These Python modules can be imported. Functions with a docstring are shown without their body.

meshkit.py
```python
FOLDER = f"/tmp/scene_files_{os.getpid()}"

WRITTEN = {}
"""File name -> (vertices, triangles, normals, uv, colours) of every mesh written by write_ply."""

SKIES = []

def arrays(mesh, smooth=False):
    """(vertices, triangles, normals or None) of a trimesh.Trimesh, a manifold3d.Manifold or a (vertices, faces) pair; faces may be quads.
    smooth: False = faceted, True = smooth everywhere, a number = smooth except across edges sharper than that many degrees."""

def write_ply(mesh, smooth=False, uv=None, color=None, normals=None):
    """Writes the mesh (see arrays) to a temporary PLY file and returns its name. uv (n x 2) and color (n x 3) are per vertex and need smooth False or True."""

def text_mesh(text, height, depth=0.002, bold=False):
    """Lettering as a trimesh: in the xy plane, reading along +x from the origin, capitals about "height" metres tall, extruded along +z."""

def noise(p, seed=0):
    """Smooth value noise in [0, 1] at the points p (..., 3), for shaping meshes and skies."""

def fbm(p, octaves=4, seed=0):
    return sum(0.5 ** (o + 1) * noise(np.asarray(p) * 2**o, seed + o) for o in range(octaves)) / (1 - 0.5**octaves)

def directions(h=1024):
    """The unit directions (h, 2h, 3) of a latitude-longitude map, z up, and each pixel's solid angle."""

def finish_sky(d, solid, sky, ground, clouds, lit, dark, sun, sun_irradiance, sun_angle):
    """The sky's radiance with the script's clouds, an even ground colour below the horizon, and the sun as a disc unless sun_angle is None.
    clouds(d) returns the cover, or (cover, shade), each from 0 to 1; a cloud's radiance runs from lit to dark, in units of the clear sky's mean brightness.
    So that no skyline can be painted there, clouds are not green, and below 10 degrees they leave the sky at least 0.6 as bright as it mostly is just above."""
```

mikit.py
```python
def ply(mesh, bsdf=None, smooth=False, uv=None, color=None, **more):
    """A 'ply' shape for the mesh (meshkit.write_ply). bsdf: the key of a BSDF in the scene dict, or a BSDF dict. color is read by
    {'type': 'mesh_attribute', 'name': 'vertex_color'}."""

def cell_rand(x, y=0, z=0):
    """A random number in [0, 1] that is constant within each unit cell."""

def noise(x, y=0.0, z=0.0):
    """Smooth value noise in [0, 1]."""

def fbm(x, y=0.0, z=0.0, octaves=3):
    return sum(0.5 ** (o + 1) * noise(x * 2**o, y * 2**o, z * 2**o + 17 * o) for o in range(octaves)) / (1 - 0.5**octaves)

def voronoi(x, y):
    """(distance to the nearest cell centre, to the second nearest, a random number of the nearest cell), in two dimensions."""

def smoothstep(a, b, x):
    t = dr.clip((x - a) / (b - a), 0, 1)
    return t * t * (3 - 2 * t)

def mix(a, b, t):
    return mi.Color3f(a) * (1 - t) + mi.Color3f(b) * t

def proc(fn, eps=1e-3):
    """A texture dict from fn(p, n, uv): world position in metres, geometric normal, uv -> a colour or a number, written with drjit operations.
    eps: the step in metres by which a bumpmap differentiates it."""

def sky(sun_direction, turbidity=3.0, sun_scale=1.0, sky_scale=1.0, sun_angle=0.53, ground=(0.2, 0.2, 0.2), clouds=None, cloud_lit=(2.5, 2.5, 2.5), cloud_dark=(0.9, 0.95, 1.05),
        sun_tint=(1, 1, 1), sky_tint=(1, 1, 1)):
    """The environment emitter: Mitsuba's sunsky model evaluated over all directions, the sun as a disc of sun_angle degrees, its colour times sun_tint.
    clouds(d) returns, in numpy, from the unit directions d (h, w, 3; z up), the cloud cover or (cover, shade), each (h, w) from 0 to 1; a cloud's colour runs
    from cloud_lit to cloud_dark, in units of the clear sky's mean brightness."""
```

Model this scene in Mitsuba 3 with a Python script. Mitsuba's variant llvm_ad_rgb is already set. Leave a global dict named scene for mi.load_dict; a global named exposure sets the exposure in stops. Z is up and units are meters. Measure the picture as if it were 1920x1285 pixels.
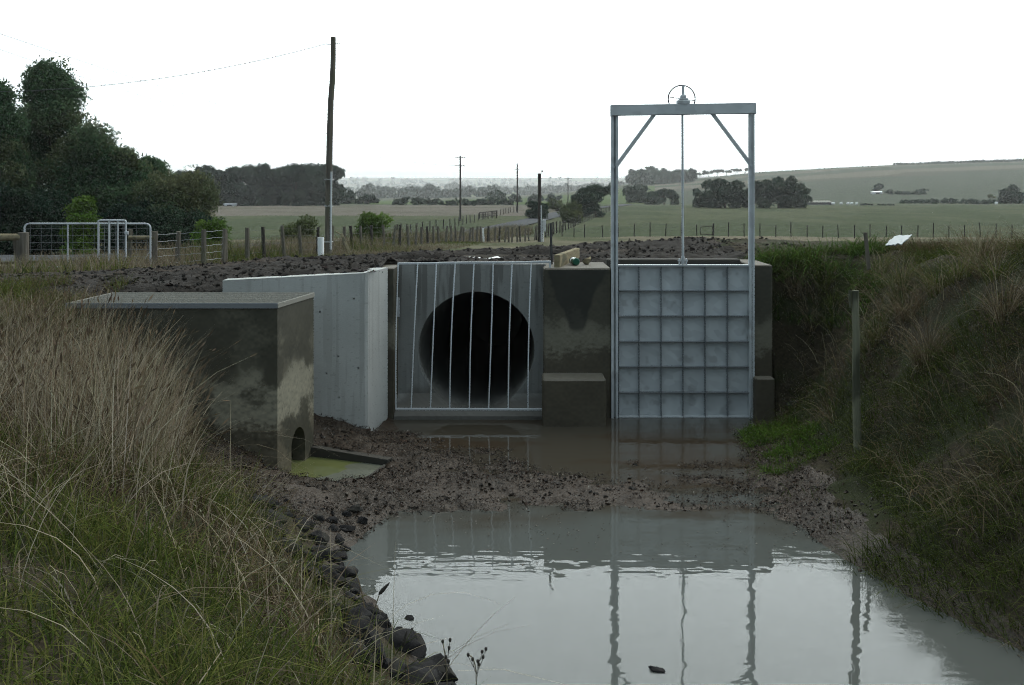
import math, random
import numpy as np, trimesh, manifold3d as m3, shapely
import shapely.geometry as sg
from scipy.interpolate import PchipInterpolator
from scipy.ndimage import gaussian_filter
import drjit as dr
import mitsuba as mi
import mikit, meshkit
from mikit import proc, noise, fbm, voronoi, smoothstep, mix

T = mi.ScalarTransform4f
scene, labels = {}, {}

# ------------------------------------------------------------------ camera, sky, exposure
CZ = 2.96                       # eye height above the creek's water
F = 2059.0                      # focal length in pixels of a picture 1920 wide
HZ = 345.0                      # row of the true horizon
FAR = 30000.0
exposure = 2.4
scene['camera'] = {
    'type': 'perspective', 'fov': math.degrees(2 * math.atan(960 / F)), 'fov_axis': 'x',
    'near_clip': 0.05, 'far_clip': FAR,
    'to_world': T().look_at(origin=[0, 0, CZ], target=[0, 1, CZ], up=[0, 0, 1]),
    'principal_point_offset_y': (642.5 - HZ) / 1285.0,
    'medium': {'type': 'ref', 'id': 'haze_air'},
}


def overcast(d):
    front = 0.5 + 0.5 * (d[..., 1] * 0.86 + d[..., 0] * 0.45 + d[..., 2] * .24)
    n = meshkit.fbm(d * np.array([2.0, 2.0, 5.0]) + 7.3, 4, seed=3)
    shade = 1.0 - np.clip(front, 0, 1) ** 2.2
    return np.ones(d.shape[:2]), np.clip(shade + (n - 0.5) * 0.25, 0, 1)


scene['sky'] = mikit.sky([0.55, 1.0, 1.45], turbidity=4, sun_scale=0.1, sun_angle=24, ground=(0.08, 0.08, 0.07),
                         clouds=overcast, cloud_lit=(4.8, 5.25, 5.3), cloud_dark=(0.60, 0.82, 0.95))
scene['haze_air'] = {'type': 'homogeneous', 'albedo': {'type': 'rgb', 'value': [0.95, 0.955, 0.96]}, 'sigma_t': 1.8e-4, 'phase': {'type': 'hg', 'g': 0.45}}


# ------------------------------------------------------------------ helpers
def P(px, py, D):
    return np.array([(px - 960) * D / F, D, CZ - (py - HZ) * D / F])


def X(px, D):
    return (px - 960) * D / F


def Z(py, D):
    return CZ - (py - HZ) * D / F


used = {}


def numbered(name):
    k = used.get(name, -1) + 1
    used[name] = k
    return name if k == 0 else f'{name}_{k:03d}'


def tag(key, label=None, cat=None, group=None, kind=None):
    d = labels.setdefault(key, {})
    if label: d['label'] = label
    if cat: d['category'] = cat
    if group: d['group'] = group
    if kind: d['kind'] = kind
    return key


def thing(name, label, cat, group=None):
    return tag(numbered(name), label, cat, group)


def add(name, mesh, bsdf, parent=None, smooth=False, color=None, **kw):
    key = numbered(name if parent is None else parent + '__' + name)
    scene[key] = mikit.ply(mesh, bsdf, smooth=smooth, color=color, **kw)
    return key


def solo(name, mesh, bsdf, label, cat, group=None, **kw):
    k = add(name, mesh, bsdf, **kw)
    return tag(k, label, cat, group)


def cat(meshes):
    return trimesh.util.concatenate([tm(m) for m in meshes])


def tm(m):
    if hasattr(m, 'to_mesh'):
        q = m.to_mesh()
        return trimesh.Trimesh(q.vert_properties[:, :3], q.tri_verts, process=False)
    return m


def cbox(x0, x1, y0, y1, z0, z1, c=0.004):
    """A box with chamfered edges."""
    cx, cy, cz = (x0 + x1) / 2, (y0 + y1) / 2, (z0 + z1) / 2
    hx, hy, hz = abs(x1 - x0) / 2, abs(y1 - y0) / 2, abs(z1 - z0) / 2
    c = min(c, hx * .45, hy * .45, hz * .45)
    pts = []
    for sx in (-1, 1):
        for sy in (-1, 1):
            for sz in (-1, 1):
                pts += [(sx * hx, sy * (hy - c), sz * (hz - c)), (sx * (hx - c), sy * hy, sz * (hz - c)), (sx * (hx - c), sy * (hy - c), sz * hz)]
    return trimesh.convex.convex_hull(np.array(pts) + [cx, cy, cz])


def beam(a, b, w, h, c=0.003, up=(0, 0, 1)):
    """A chamfered bar from a to b, w wide, h along 'up'."""
    a, b = np.asarray(a, float), np.asarray(b, float)
    d = b - a
    L = np.linalg.norm(d)
    d = d / L
    s = np.cross(d, up)
    s /= np.linalg.norm(s)
    u = np.cross(s, d)
    m = cbox(-w / 2, w / 2, 0, L, -h / 2, h / 2, c)
    M = np.eye(4)
    M[:3, 0], M[:3, 1], M[:3, 2], M[:3, 3] = s, d, u, a
    m.apply_transform(M)
    return m


def tube(pts, r, n=8, caps=True):
    """A round tube along a polyline; r a number or one per point."""
    pts = np.asarray(pts, float)
    k = len(pts)
    r = np.broadcast_to(np.asarray(r, float), k)
    t = np.gradient(pts, axis=0)
    t /= np.linalg.norm(t, axis=1, keepdims=True) + 1e-12
    ref = np.array([0.31, 0.17, 0.93]) if abs(t[0][2]) < 0.8 else np.array([1.0, 0.13, 0.0])
    u = np.cross(t, ref)
    u /= np.linalg.norm(u, axis=1, keepdims=True)
    v = np.cross(t, u)
    a = np.arange(n) / n * 2 * np.pi
    ring = pts[:, None] + r[:, None, None] * (np.cos(a)[None, :, None] * u[:, None] + np.sin(a)[None, :, None] * v[:, None])
    V = ring.reshape(-1, 3)
    i, j = np.meshgrid(np.arange(k - 1), np.arange(n), indexing='ij')
    j2 = (j + 1) % n
    A, B, C, D = i * n + j, i * n + j2, (i + 1) * n + j2, (i + 1) * n + j
    Fc = np.concatenate([np.stack([A, B, C], -1).reshape(-1, 3), np.stack([A, C, D], -1).reshape(-1, 3)])
    if caps:
        V = np.vstack([V, pts[:1], pts[-1:]])
        q = np.arange(n)
        Fc = np.vstack([Fc, np.stack([np.full(n, k * n), (q + 1) % n, q], -1), np.stack([np.full(n, k * n + 1), (k - 1) * n + q, (k - 1) * n + (q + 1) % n], -1)])
    return trimesh.Trimesh(V, Fc, process=False)


def prism(poly, z0, z1):
    """Extrudes a footprint (list of x, y) as a manifold."""
    return m3.CrossSection([np.asarray(poly, float)], m3.FillRule.NonZero).extrude(z1 - z0).translate((0, 0, z0))


def mbox(x0, x1, y0, y1, z0, z1):
    return m3.Manifold.cube((x1 - x0, y1 - y0, z1 - z0)).translate((x0, y0, z0))


def cyl_y(x, z, r, y0, y1, n=64):
    return m3.Manifold.cylinder(y1 - y0, r, r, n).rotate((-90, 0, 0)).translate((x, y0, z))


def ribbon_grass(root, h, w, lean_dir, lean, curl, seg=3, rng=None):
    """Blades as tapering ribbons: all inputs one per blade. Returns vertices, faces and the blade of each vertex."""
    n = len(root)
    t = np.linspace(0, 1, seg + 1)
    d = np.stack([np.cos(lean_dir), np.sin(lean_dir), np.zeros(n)], -1)
    face = rng.uniform(0, 2 * np.pi, n)
    side = np.stack([np.cos(face), np.sin(face), np.zeros(n)], -1)
    off = (lean[:, None] * t + curl[:, None] * t ** 2.4)
    up = t[None] * np.sqrt(np.clip(1 - np.minimum(lean + curl * .6, .98)[:, None] ** 2 * t[None], .05, 1)) - np.clip(curl[:, None] - .5, 0, 1) * .55 * t[None] ** 3
    c = root[:, None] + h[:, None, None] * (off[..., None] * d[:, None] + up[..., None] * np.array([0, 0, 1.0]))
    ww = w[:, None] * (1 - t[None] ** 1.6 * .85) * .5
    Lft, Rgt = c - ww[..., None] * side[:, None], c + ww[..., None] * side[:, None]
    V = np.stack([Lft, Rgt], 2).reshape(n, -1, 3)
    k = 2 * (seg + 1)
    base = (np.arange(n) * k)[:, None]
    fs = []
    for s in range(seg):
        a = 2 * s
        fs += [np.concatenate([base + a, base + a + 1, base + a + 3], 1), np.concatenate([base + a, base + a + 3, base + a + 2], 1)]
    return V.reshape(-1, 3), np.concatenate(fs), np.repeat(np.arange(n), k)


def pick(rng, n, palette, weights=None, var=.25):
    pal = np.asarray(palette, float)
    i = rng.choice(len(pal), n, p=None if weights is None else np.asarray(weights) / np.sum(weights))
    return np.clip(pal[i] * (1 + rng.uniform(-var, var, (n, 1))) * (1 + rng.uniform(-.06, .06, (n, 3))), .004, .8)


# ------------------------------------------------------------------ materials
def rgb(*v):
    return {'type': 'rgb', 'value': list(map(float, v))}


def principled(color, rough=.6, spec=.4, metal=0.0, **kw):
    c = color if isinstance(color, dict) else rgb(*color)
    return {'type': 'twosided', 'b': {'type': 'principled', 'base_color': c, 'roughness': rough, 'specular': spec, 'metallic': metal, **kw}}


def bumped(color, fn, scale=1.0, eps=2e-3, **kw):
    inner = principled(color, **kw)['b']
    return {'type': 'twosided', 'b': {'type': 'bumpmap', 'tex': proc(fn, eps), 'scale': scale, 'b': inner}}


VC = {'type': 'mesh_attribute', 'name': 'vertex_color'}


def soil_col(p, n, uv):
    a = fbm(p.x * 3.1, p.y * 3.1, p.z * 3.1, 3)
    b = noise(p.x * 38, p.y * 38, p.z * 38)
    c = fbm(p.x * .7 + 9, p.y * .7, 0, 2)
    k = mix([.012, .011, .010], [.038, .033, .029], a * .65 + b * .45)
    return mix(k, [.06, .046, .036], smoothstep(.62, .75, c) * .5)


def mud_col(p, n, uv):
    a = fbm(p.x * 5, p.y * 5, p.z * 5, 3)
    b = noise(p.x * 55, p.y * 55, p.z * 30)
    c = fbm(p.x * 1.1 + 3, p.y * 1.1, 0, 2)
    k = mix([.011, .009, .006], [.050, .036, .025], a * .5 + b * .55)
    return mix(k, [.038, .026, .018], smoothstep(.5, .7, c) * .55)


def bank_col(p, n, uv):
    a = fbm(p.x * 2.3, p.y * 2.3, p.z * 2.3, 3)
    b = noise(p.x * 45, p.y * 45, p.z * 45)
    k = mix([.018, .015, .010], [.052, .043, .028], b)
    return mix(k, [.026, .029, .014], smoothstep(.42, .6, a))


def fine_bump(p, n, uv):
    return fbm(p.x * 22, p.y * 22, p.z * 22, 3) * .02


scene['soil'] = bumped(proc(soil_col), fine_bump, rough=.85, spec=.1)
scene['mud'] = bumped(proc(mud_col), fine_bump, rough=.55, spec=.2)
scene['bank_earth'] = principled(proc(bank_col), rough=.9, spec=.1)


def valley_col(p, n, uv):
    big = fbm(p.x * .008, p.y * .008, 0, 3)
    mid = fbm(p.x * .09, p.y * .05, 0, 3)
    fine = fbm(p.x * 1.7, p.y * .9, 0, 2)
    dry, green = mi.Color3f(.15, .128, .086), mi.Color3f(.046, .060, .026)
    near = mix(dry, [.062, .070, .030], smoothstep(.4, .62, mid))
    paddock = mix(green, [.066, .074, .036], smoothstep(.35, .7, mid))
    stubble = mix([.125, .108, .086], [.098, .09, .066], smoothstep(.35, .65, mid))
    dist = p.y + (mid - .5) * 3
    bearing = p.x / dr.maximum(p.y, 1.0)
    c = dr.select(dist < 96, near, paddock)
    left = bearing < 0.055
    c = dr.select(left & (dist > 192), stubble, c)
    # further fields: broad strips with ragged hedged edges
    d1, d2, which = voronoi(p.x * .0032 + 4 + big * .3, p.y * .0019 + 1.5)
    far = mix([.070, .080, .050], [.105, .098, .074], smoothstep(.35, .75, which))
    far = mix(far, [.065, .095, .03], smoothstep(.8, .86, which))
    c = dr.select(dist > 345, far, c)
    # the hill on the right: greener pasture with brown and tan strips climbing across it
    hill = (bearing > .13) & (dist > 400)
    s = p.y * .0042 - p.x * .0023 + big * .6
    hc = mix([.060, .072, .048], [.084, .078, .056], smoothstep(.45, .6, noise(s * 1.7, 3.3)))
    hc = mix(hc, [.115, .104, .074], smoothstep(.70, .74, noise(s * 2.9 + 11, 8.1)))
    c = dr.select(hill, hc, c)
    return c * (.72 + .55 * fine) * .70


scene['valley_grass'] = principled(proc(valley_col), rough=.95, spec=.1)


def concrete_new(p, n, uv):
    u = p.x + p.y * .7
    line = noise(u * 55, 0, p.z * .35)
    boards = noise(u * 22 + 30, 0, 0)
    cl = fbm(p.x * 2.2, p.y * 2.2, p.z * 1.6, 3)
    g = noise(p.x * 90, p.y * 90, p.z * 90)
    k = mix([.24, .245, .235], [.42, .428, .415], cl * .65 + boards * .06 + g * .22 + line * .07)
    drip = smoothstep(.56, .66, noise(u * 34 + 5, 3, p.z * .8)) * smoothstep(.44, .58, fbm(u * 3.5, 1.0, p.z * .7 + 3, 3))
    pit = smoothstep(.80, .86, noise(p.x * 31, p.y * 31, p.z * 31))
    return mix(mix(k, [.15, .145, .13], drip * .22 + smoothstep(.78, .86, line) * .05), [.14, .14, .13], pit * .25)


def concrete_bay(p, n, uv):
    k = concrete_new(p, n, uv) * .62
    s = fbm((p.x + p.y) * 12, 2.0, p.z * .7, 4)
    top = smoothstep(1.05, 1.85, p.z + (s - .5) * 1.5)          # black run-off marks hanging from the top edge
    k = mix(k, [.055, .052, .048], smoothstep(.48, .60, s) * top * .55)
    low = smoothstep(.34, .18, p.z + (fbm(p.x * 4, p.y * 4, 0, 3) - .5) * .35)
    return mix(k, [.075, .068, .058], low * .7)


def tide(p, seed, hi0, hi1):
    """Old concrete: black algae, a scoured pale strip at flood height with ragged edges, brown silt below."""
    u = p.x * 1.0 + p.y * .9
    a = fbm(u * 3.0 + seed, p.z * 2.6, 0, 4)
    st = noise(u * 16 + seed, p.z * 1.3, 0)
    g = fbm(p.x * 30, p.y * 30, p.z * 30, 2)
    black = mix([.026, .026, .020], [.085, .078, .056], a * .5 + g * .5)
    pale = mix([.10, .094, .070], [.21, .195, .15], g * .7 + a * .3)
    silt = mix([.040, .034, .024], [.10, .086, .060], g * .5 + a * .5)
    e = (a - .5) * .42 + (st - .5) * .07 + (g - .5) * .22
    k = mix(black, pale, smoothstep(hi1 + .10, hi1 - .10, p.z + e))
    return mix(k, silt, smoothstep(hi0 + .09, hi0 - .09, p.z + e * .8)), a, g


def concrete_old(p, n, uv):
    k, a, g = tide(p, 3.0, .50, 1.05)
    k = k * 1.35
    # algae: dense black growth with ragged gaps, scoured thin in the strip the floods reach
    al = fbm((p.x + p.y) * 1.9 + 2, (p.x - p.y) * 1.9, p.z * 2.4, 4)
    strip = smoothstep(.42, .58, p.z + (a - .5) * .4) * smoothstep(1.08, .92, p.z + (a - .5) * .4)
    cover = smoothstep(.68, .46, al + strip * .12 + (g - .5) * .12)
    growth = mix([.026, .026, .019], [.058, .054, .038], a * .6 + g * .5)
    return mix(k, growth, cover * .9)


def concrete_pier(p, n, uv):
    k, a, g = tide(p, 11.0, .86, 1.22)
    damp = smoothstep(.09, .03, dr.abs(p.x - .83) - (p.z - 1.08) * .38 + (a - .5) * .2) * smoothstep(1.05, 1.15, p.z)
    k = k * .85
    k = mix(k, [.018, .019, .016], damp * .8)
    top = n.z > .7
    return dr.select(top, mix([.075, .067, .052], [.125, .112, .09], a * .5 + g * .5), k)


def con_bump(p, n, uv):
    return fbm(p.x * 14, p.y * 14, p.z * 14, 3) * .006


scene['concrete_new'] = bumped(proc(concrete_new), con_bump, scale=.6, rough=.8, spec=.25)
scene['concrete_bay'] = bumped(proc(concrete_bay), con_bump, scale=.6, rough=.7, spec=.3)
scene['concrete_old'] = bumped(proc(concrete_old), con_bump, rough=.75, spec=.3)
scene['concrete_pier'] = bumped(proc(concrete_pier), con_bump, rough=.7, spec=.3)
scene['concrete_damp'] = principled((.13, .128, .118), rough=.7, spec=.3)
scene['concrete_dark'] = principled((.045, .042, .036), rough=.8, spec=.25)


def galv_col(p, n, uv):
    d1, d2, w = voronoi(p.x * 9 + p.z * 3, p.z * 11 + p.y * 5)
    a = fbm(p.x * 3, p.y * 3, p.z * 2.2, 3)
    st = noise(p.x * 14, 2.0, p.z * 1.2)
    k = mix([.33, .35, .365], [.54, .565, .58], a * .5 + w * .35 + st * .15)
    return mix(k, [.20, .20, .20], smoothstep(.66, .80, fbm(p.x * 7 + 7, p.y, p.z * 5.5, 3)) * .4)


scene['galvanised'] = principled(proc(galv_col), rough=.5, spec=.5, metal=.2)
scene['galvanised_pale'] = principled((.46, .48, .50), rough=.45, spec=.5, metal=.4)
scene['galvanised_dirty'] = principled((.20, .195, .17), rough=.75, spec=.3, metal=.1)
scene['galvanised_dark'] = principled((.15, .16, .17), rough=.6, spec=.35, metal=.2)  # darker galvanised tone, for gate ribs, cover edge and mesh
scene['iron_dark'] = principled((.045, .046, .048), rough=.6, spec=.4)


def wood_col(p, n, uv):
    g = fbm(p.x * 30, p.y * 30, p.z * 1.6, 3)
    a = fbm(p.x * 2, p.y * 2, p.z * 1.1, 2)
    return mix(mix([.045, .040, .034], [.17, .15, .12], g), [.085, .09, .055], smoothstep(.55, .7, a) * .5)


def wood_green(p, n, uv):
    g = fbm(p.x * 60, p.y * 60, p.z * 2.5, 3)
    a = fbm(p.x * 5, p.y * 5, p.z * 2.0, 3)
    return mix(mix([.07, .072, .048], [.20, .20, .14], g), [.035, .037, .024], smoothstep(.48, .60, a) * .8)


def plank_col(p, n, uv):
    g = fbm(p.x * 22, p.y * 5, p.z * 26, 3)
    return mix(mix([.11, .09, .055], [.26, .22, .14], g), [.07, .07, .045], smoothstep(.55, .68, fbm(p.x * 5, p.y * 3, p.z * 6, 3)) * .7)


scene['wood_grey'] = principled(proc(wood_col), rough=.85, spec=.2)
scene['wood_green'] = principled(proc(wood_green), rough=.85, spec=.2)
scene['wood_dark'] = principled((.040, .035, .030), rough=.9, spec=.2)
scene['plank_wood'] = principled(proc(plank_col), rough=.85, spec=.15)
scene['white_paint'] = principled((.72, .73, .74), rough=.5, spec=.4)
scene['white_sheeting'] = principled((.42, .45, .46), rough=.6, spec=.3)
scene['bark'] = principled((.055, .047, .038), rough=.95, spec=.1)
scene['foliage'] = {'type': 'principledthin', 'base_color': VC, 'roughness': .9, 'diff_trans': .5, 'eta': 1.05}
scene['grass_blades'] = {'type': 'principledthin', 'base_color': VC, 'roughness': .8, 'diff_trans': .4, 'eta': 1.15}
scene['clod_vc'] = principled(VC, rough=.85, spec=.1)
scene['mud_vc'] = principled(VC, rough=.5, spec=.2)


def rock_col(p, n, uv):
    a = fbm(p.x * 6, p.y * 6, p.z * 6, 3)
    b = noise(p.x * 60, p.y * 60, p.z * 60)
    k = mix([.008, .008, .009], [.026, .025, .025], a * .6 + b * .45)
    return mix(k, [.04, .038, .03], smoothstep(.62, .72, fbm(p.x * 11 + 4, p.y * 11, p.z * 11, 2)) * .5)


scene['basalt'] = principled(proc(rock_col), rough=.85, spec=.1)


def road_col(p, n, uv):
    return mix([.045, .047, .050], [.066, .068, .072], fbm(p.x * 1.2, p.y * .5, 0, 3))


scene['asphalt'] = principled(proc(road_col), rough=.9, spec=.1)


def ripple(p, n, uv):
    a = fbm(p.x * 8.0, p.y * 12.0, 0, 2) - .5
    c = fbm(p.x * 2.6 + 3, p.y * 14, 5.0, 2) - .5
    gust = smoothstep(.30, .75, fbm(p.x * .5 + 1, p.y * .8 + 2, 0, 2)) * smoothstep(7.4, 8.7, p.y) * smoothstep(10.2, 9.4, p.y)
    return a * .0009 + c * .0015 * gust


def water_col(p, n, uv):
    a = fbm(p.x * 1.2, p.y * 2.4, 0, 3)
    sh = smoothstep(9.3, 10.6, p.y + (a - .5) * 1.6)
    return mix([.080, .086, .080], mix([.052, .045, .034], [.048, .036, .024], smoothstep(.45, .6, a)), sh)


def water(colour):
    return {'type': 'bumpmap', 'tex': proc(ripple, 2e-3), 'scale': 1.0,
            'b': {'type': 'plastic', 'int_ior': 1.33, 'nonlinear': False, 'diffuse_reflectance': colour}}


scene['muddy_water'] = water(proc(water_col))


def scum_col(p, n, uv):
    a = fbm(p.x * 5, p.y * 5, 0, 3)
    edge = smoothstep(.03, -.03, p.x + 1.83 + (a - .5) * .5 - (p.y - 11.4) * .5)
    return mix([.125, .13, .10], mix([.10, .115, .040], [.14, .15, .06], a), edge)


scene['pool_water'] = {'type': 'plastic', 'int_ior': 1.33, 'nonlinear': False, 'diffuse_reflectance': proc(scum_col)}
scene['puddle_water'] = {'type': 'plastic', 'int_ior': 1.33, 'nonlinear': False, 'diffuse_reflectance': rgb(.10, .09, .075)}

# ------------------------------------------------------------------ terrain: heights
ST = {
    0.0: [(-14, 1.7), (-4, 1.5), (0, 1.35), (1.2, 1.1), (2.2, 0), (3, -.35), (4.8, -.35), (5.8, 0), (7.5, 1.5), (9, 2.13), (14, 2.13)],
    3.0: [(-14, 1.7), (-4, 1.5), (-1, 1.3), (0, .9), (.6, .4), (1.1, 0), (1.7, -.35), (3.8, -.35), (4.7, 0), (6, 1.2), (8, 2.13), (14, 2.23)],
    5.0: [(-14, 1.75), (-4, 1.55), (-2, 1.25), (-1, .8), (-.3, .35), (.25, 0), (.8, -.35), (3.2, -.35), (3.95, 0), (4.7, .45), (6, 1.6), (7.5, 2.23), (14, 2.33)],
    6.5: [(-14, 1.75), (-4, 1.55), (-2.5, 1.15), (-1.5, .72), (-.9, .35), (-.41, 0), (.1, -.35), (2.9, -.35), (3.4, 0), (4, .42), (5.3, 1.6), (6.6, 2.25), (14, 2.43)],
    7.5: [(-14, 1.75), (-4.2, 1.55), (-2.8, 1.1), (-1.9, .65), (-1.3, .3), (-.86, 0), (-.4, -.32), (2.5, -.32), (3.0, 0), (3.6, .36), (4.9, 1.55), (6.0, 2.23), (14, 2.43)],
    8.5: [(-14, 1.75), (-4.5, 1.55), (-3.2, 1.1), (-2.3, .6), (-1.75, .3), (-1.34, 0), (-.9, -.3), (2.2, -.3), (2.65, 0), (3.0, .2), (3.8, .62), (4.5, 1.3), (5.4, 2.13), (6.5, 2.33), (14, 2.43)],
    9.4: [(-14, 1.75), (-5, 1.6), (-3.6, 1.02), (-2.7, .5), (-2.0, .24), (-1.3, .03), (-1, -.1), (-.5, -.22), (2.0, -.22), (2.48, 0), (3.0, .22), (3.6, .55), (4.3, 1.3), (5.1, 2.13), (6, 2.33), (14, 2.43)],
    10.0: [(-14, 1.78), (-5.2, 1.62), (-3.9, 1.08), (-2.9, .5), (-2.3, .24), (-1.7, .10), (-1.1, .03), (0, .0), (1.5, -.005), (1.9, -.05), (2.3, -.02), (2.55, .04), (3.1, .27), (3.6, .62), (4.15, 1.3), (4.9, 2.08), (5.6, 2.3), (14, 2.43)],
    10.6: [(-14, 1.8), (-5.5, 1.66), (-4.2, 1.12), (-3.1, .55), (-2.6, .30), (-2.1, .12), (-1.2, .05), (0, .045), (1.2, .03), (1.7, .015), (2.3, .005), (2.65, .05), (3.15, .26), (3.55, .55), (4.0, 1.2), (4.7, 2.01), (5.3, 2.28), (14, 2.41)],
    11.2: [(-14, 1.8), (-5.6, 1.7), (-4.5, 1.2), (-3.3, .62), (-2.85, .4), (-2.35, .05), (-1.2, .045), (0, .03), (.7, -.03), (1.5, -.03), (2.3, -.015), (2.75, .06), (3.2, .25), (3.6, .6), (4.0, 1.15), (4.6, 1.93), (5.2, 2.23), (14, 2.38)],
    12.0: [(-14, 1.8), (-5.6, 1.75), (-4.5, 1.6), (-2.6, .5), (-2.2, .1), (-1.6, .08), (-1, .03), (-.2, -.02), (.5, -.08), (2.4, -.06), (2.75, .03), (3.1, .17), (3.5, .45), (3.9, 1.05), (4.5, 1.83), (5, 2.16), (14, 2.33)],
    12.9: [(-14, 1.78), (-3.4, 1.70), (-2.8, 1.0), (-2.3, .3), (-1.7, .07), (-1.2, .0), (-.5, -.08), (2.4, -.1), (2.8, .01), (3.2, .1), (3.6, .38), (3.95, 1.0), (4.5, 1.78), (5, 2.1), (14, 2.23)],
    14.0: [(-14, 1.78), (-3.4, 1.75), (-2.8, 1.0), (-2.3, .3), (-1.7, 0), (-1.2, -.1), (-.5, -.15), (2.6, -.15), (3.2, -.05), (3.5, .05), (3.9, .55), (4.2, 1.3), (4.6, 1.78), (5, 2.03), (14, 2.08)],
    15.0: [(-14, 1.78), (-3.4, 1.75), (-2.8, 1.0), (-2.3, .3), (-1.7, 0), (-1.2, -.1), (-.5, -.15), (2.6, -.15), (3.2, -.05), (3.6, .3), (4.0, 1.5), (4.6, 1.81), (5, 1.93), (14, 1.98)],
}
TOP = {
    12.4: [(-16, 1.72), (-3.4, 1.76), (-2, 1.86), (4, 1.9), (5, 2.0), (16, 2.2)],
    14.2: [(-16, 1.66), (-6, 1.70), (-3, 1.85), (-1.5, 1.93), (0.4, 1.91), (3.4, 1.86), (5, 2.1), (16, 2.2)],
    15.5: [(-16, 1.60), (-7, 1.62), (-5, 1.70), (-2, 1.87), (.5, 1.88), (3.4, 1.90), (5, 2.0), (16, 2.1)],
    18.0: [(-16, 1.30), (-8, 1.42), (-4, 1.72), (0, 1.86), (3.5, 1.97), (6, 2.0), (16, 2.0)],
    19.6: [(-16, 1.2), (-9, 1.2), (-5, 1.45), (0, 1.82), (3.5, 2.0), (6, 1.9), (16, 1.75)],
    21.5: [(-16, 1.1), (-9, 1.1), (-4, 1.3), (0, 1.55), (4, 1.6), (16, 1.4)],
    25.0: [(-16, .95), (0, .95), (16, .95)],
    32.0: [(-16, .62), (0, .62), (16, .62)],
}


def table(tab, x, y):
    ys = np.array(sorted(tab))
    rows = np.array([np.interp(x, *np.array(tab[k]).T) for k in ys])
    i = np.clip(np.searchsorted(ys, y) - 1, 0, len(ys) - 2)
    t = np.clip((y - ys[i]) / (ys[i + 1] - ys[i]), 0, 1)
    n = np.arange(len(x))
    return rows[i, n] * (1 - t) + rows[i + 1, n] * t


def sstep(a, b, v):
    t = np.clip((v - a) / (b - a), 0, 1)
    return t * t * (3 - 2 * t)


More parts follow.
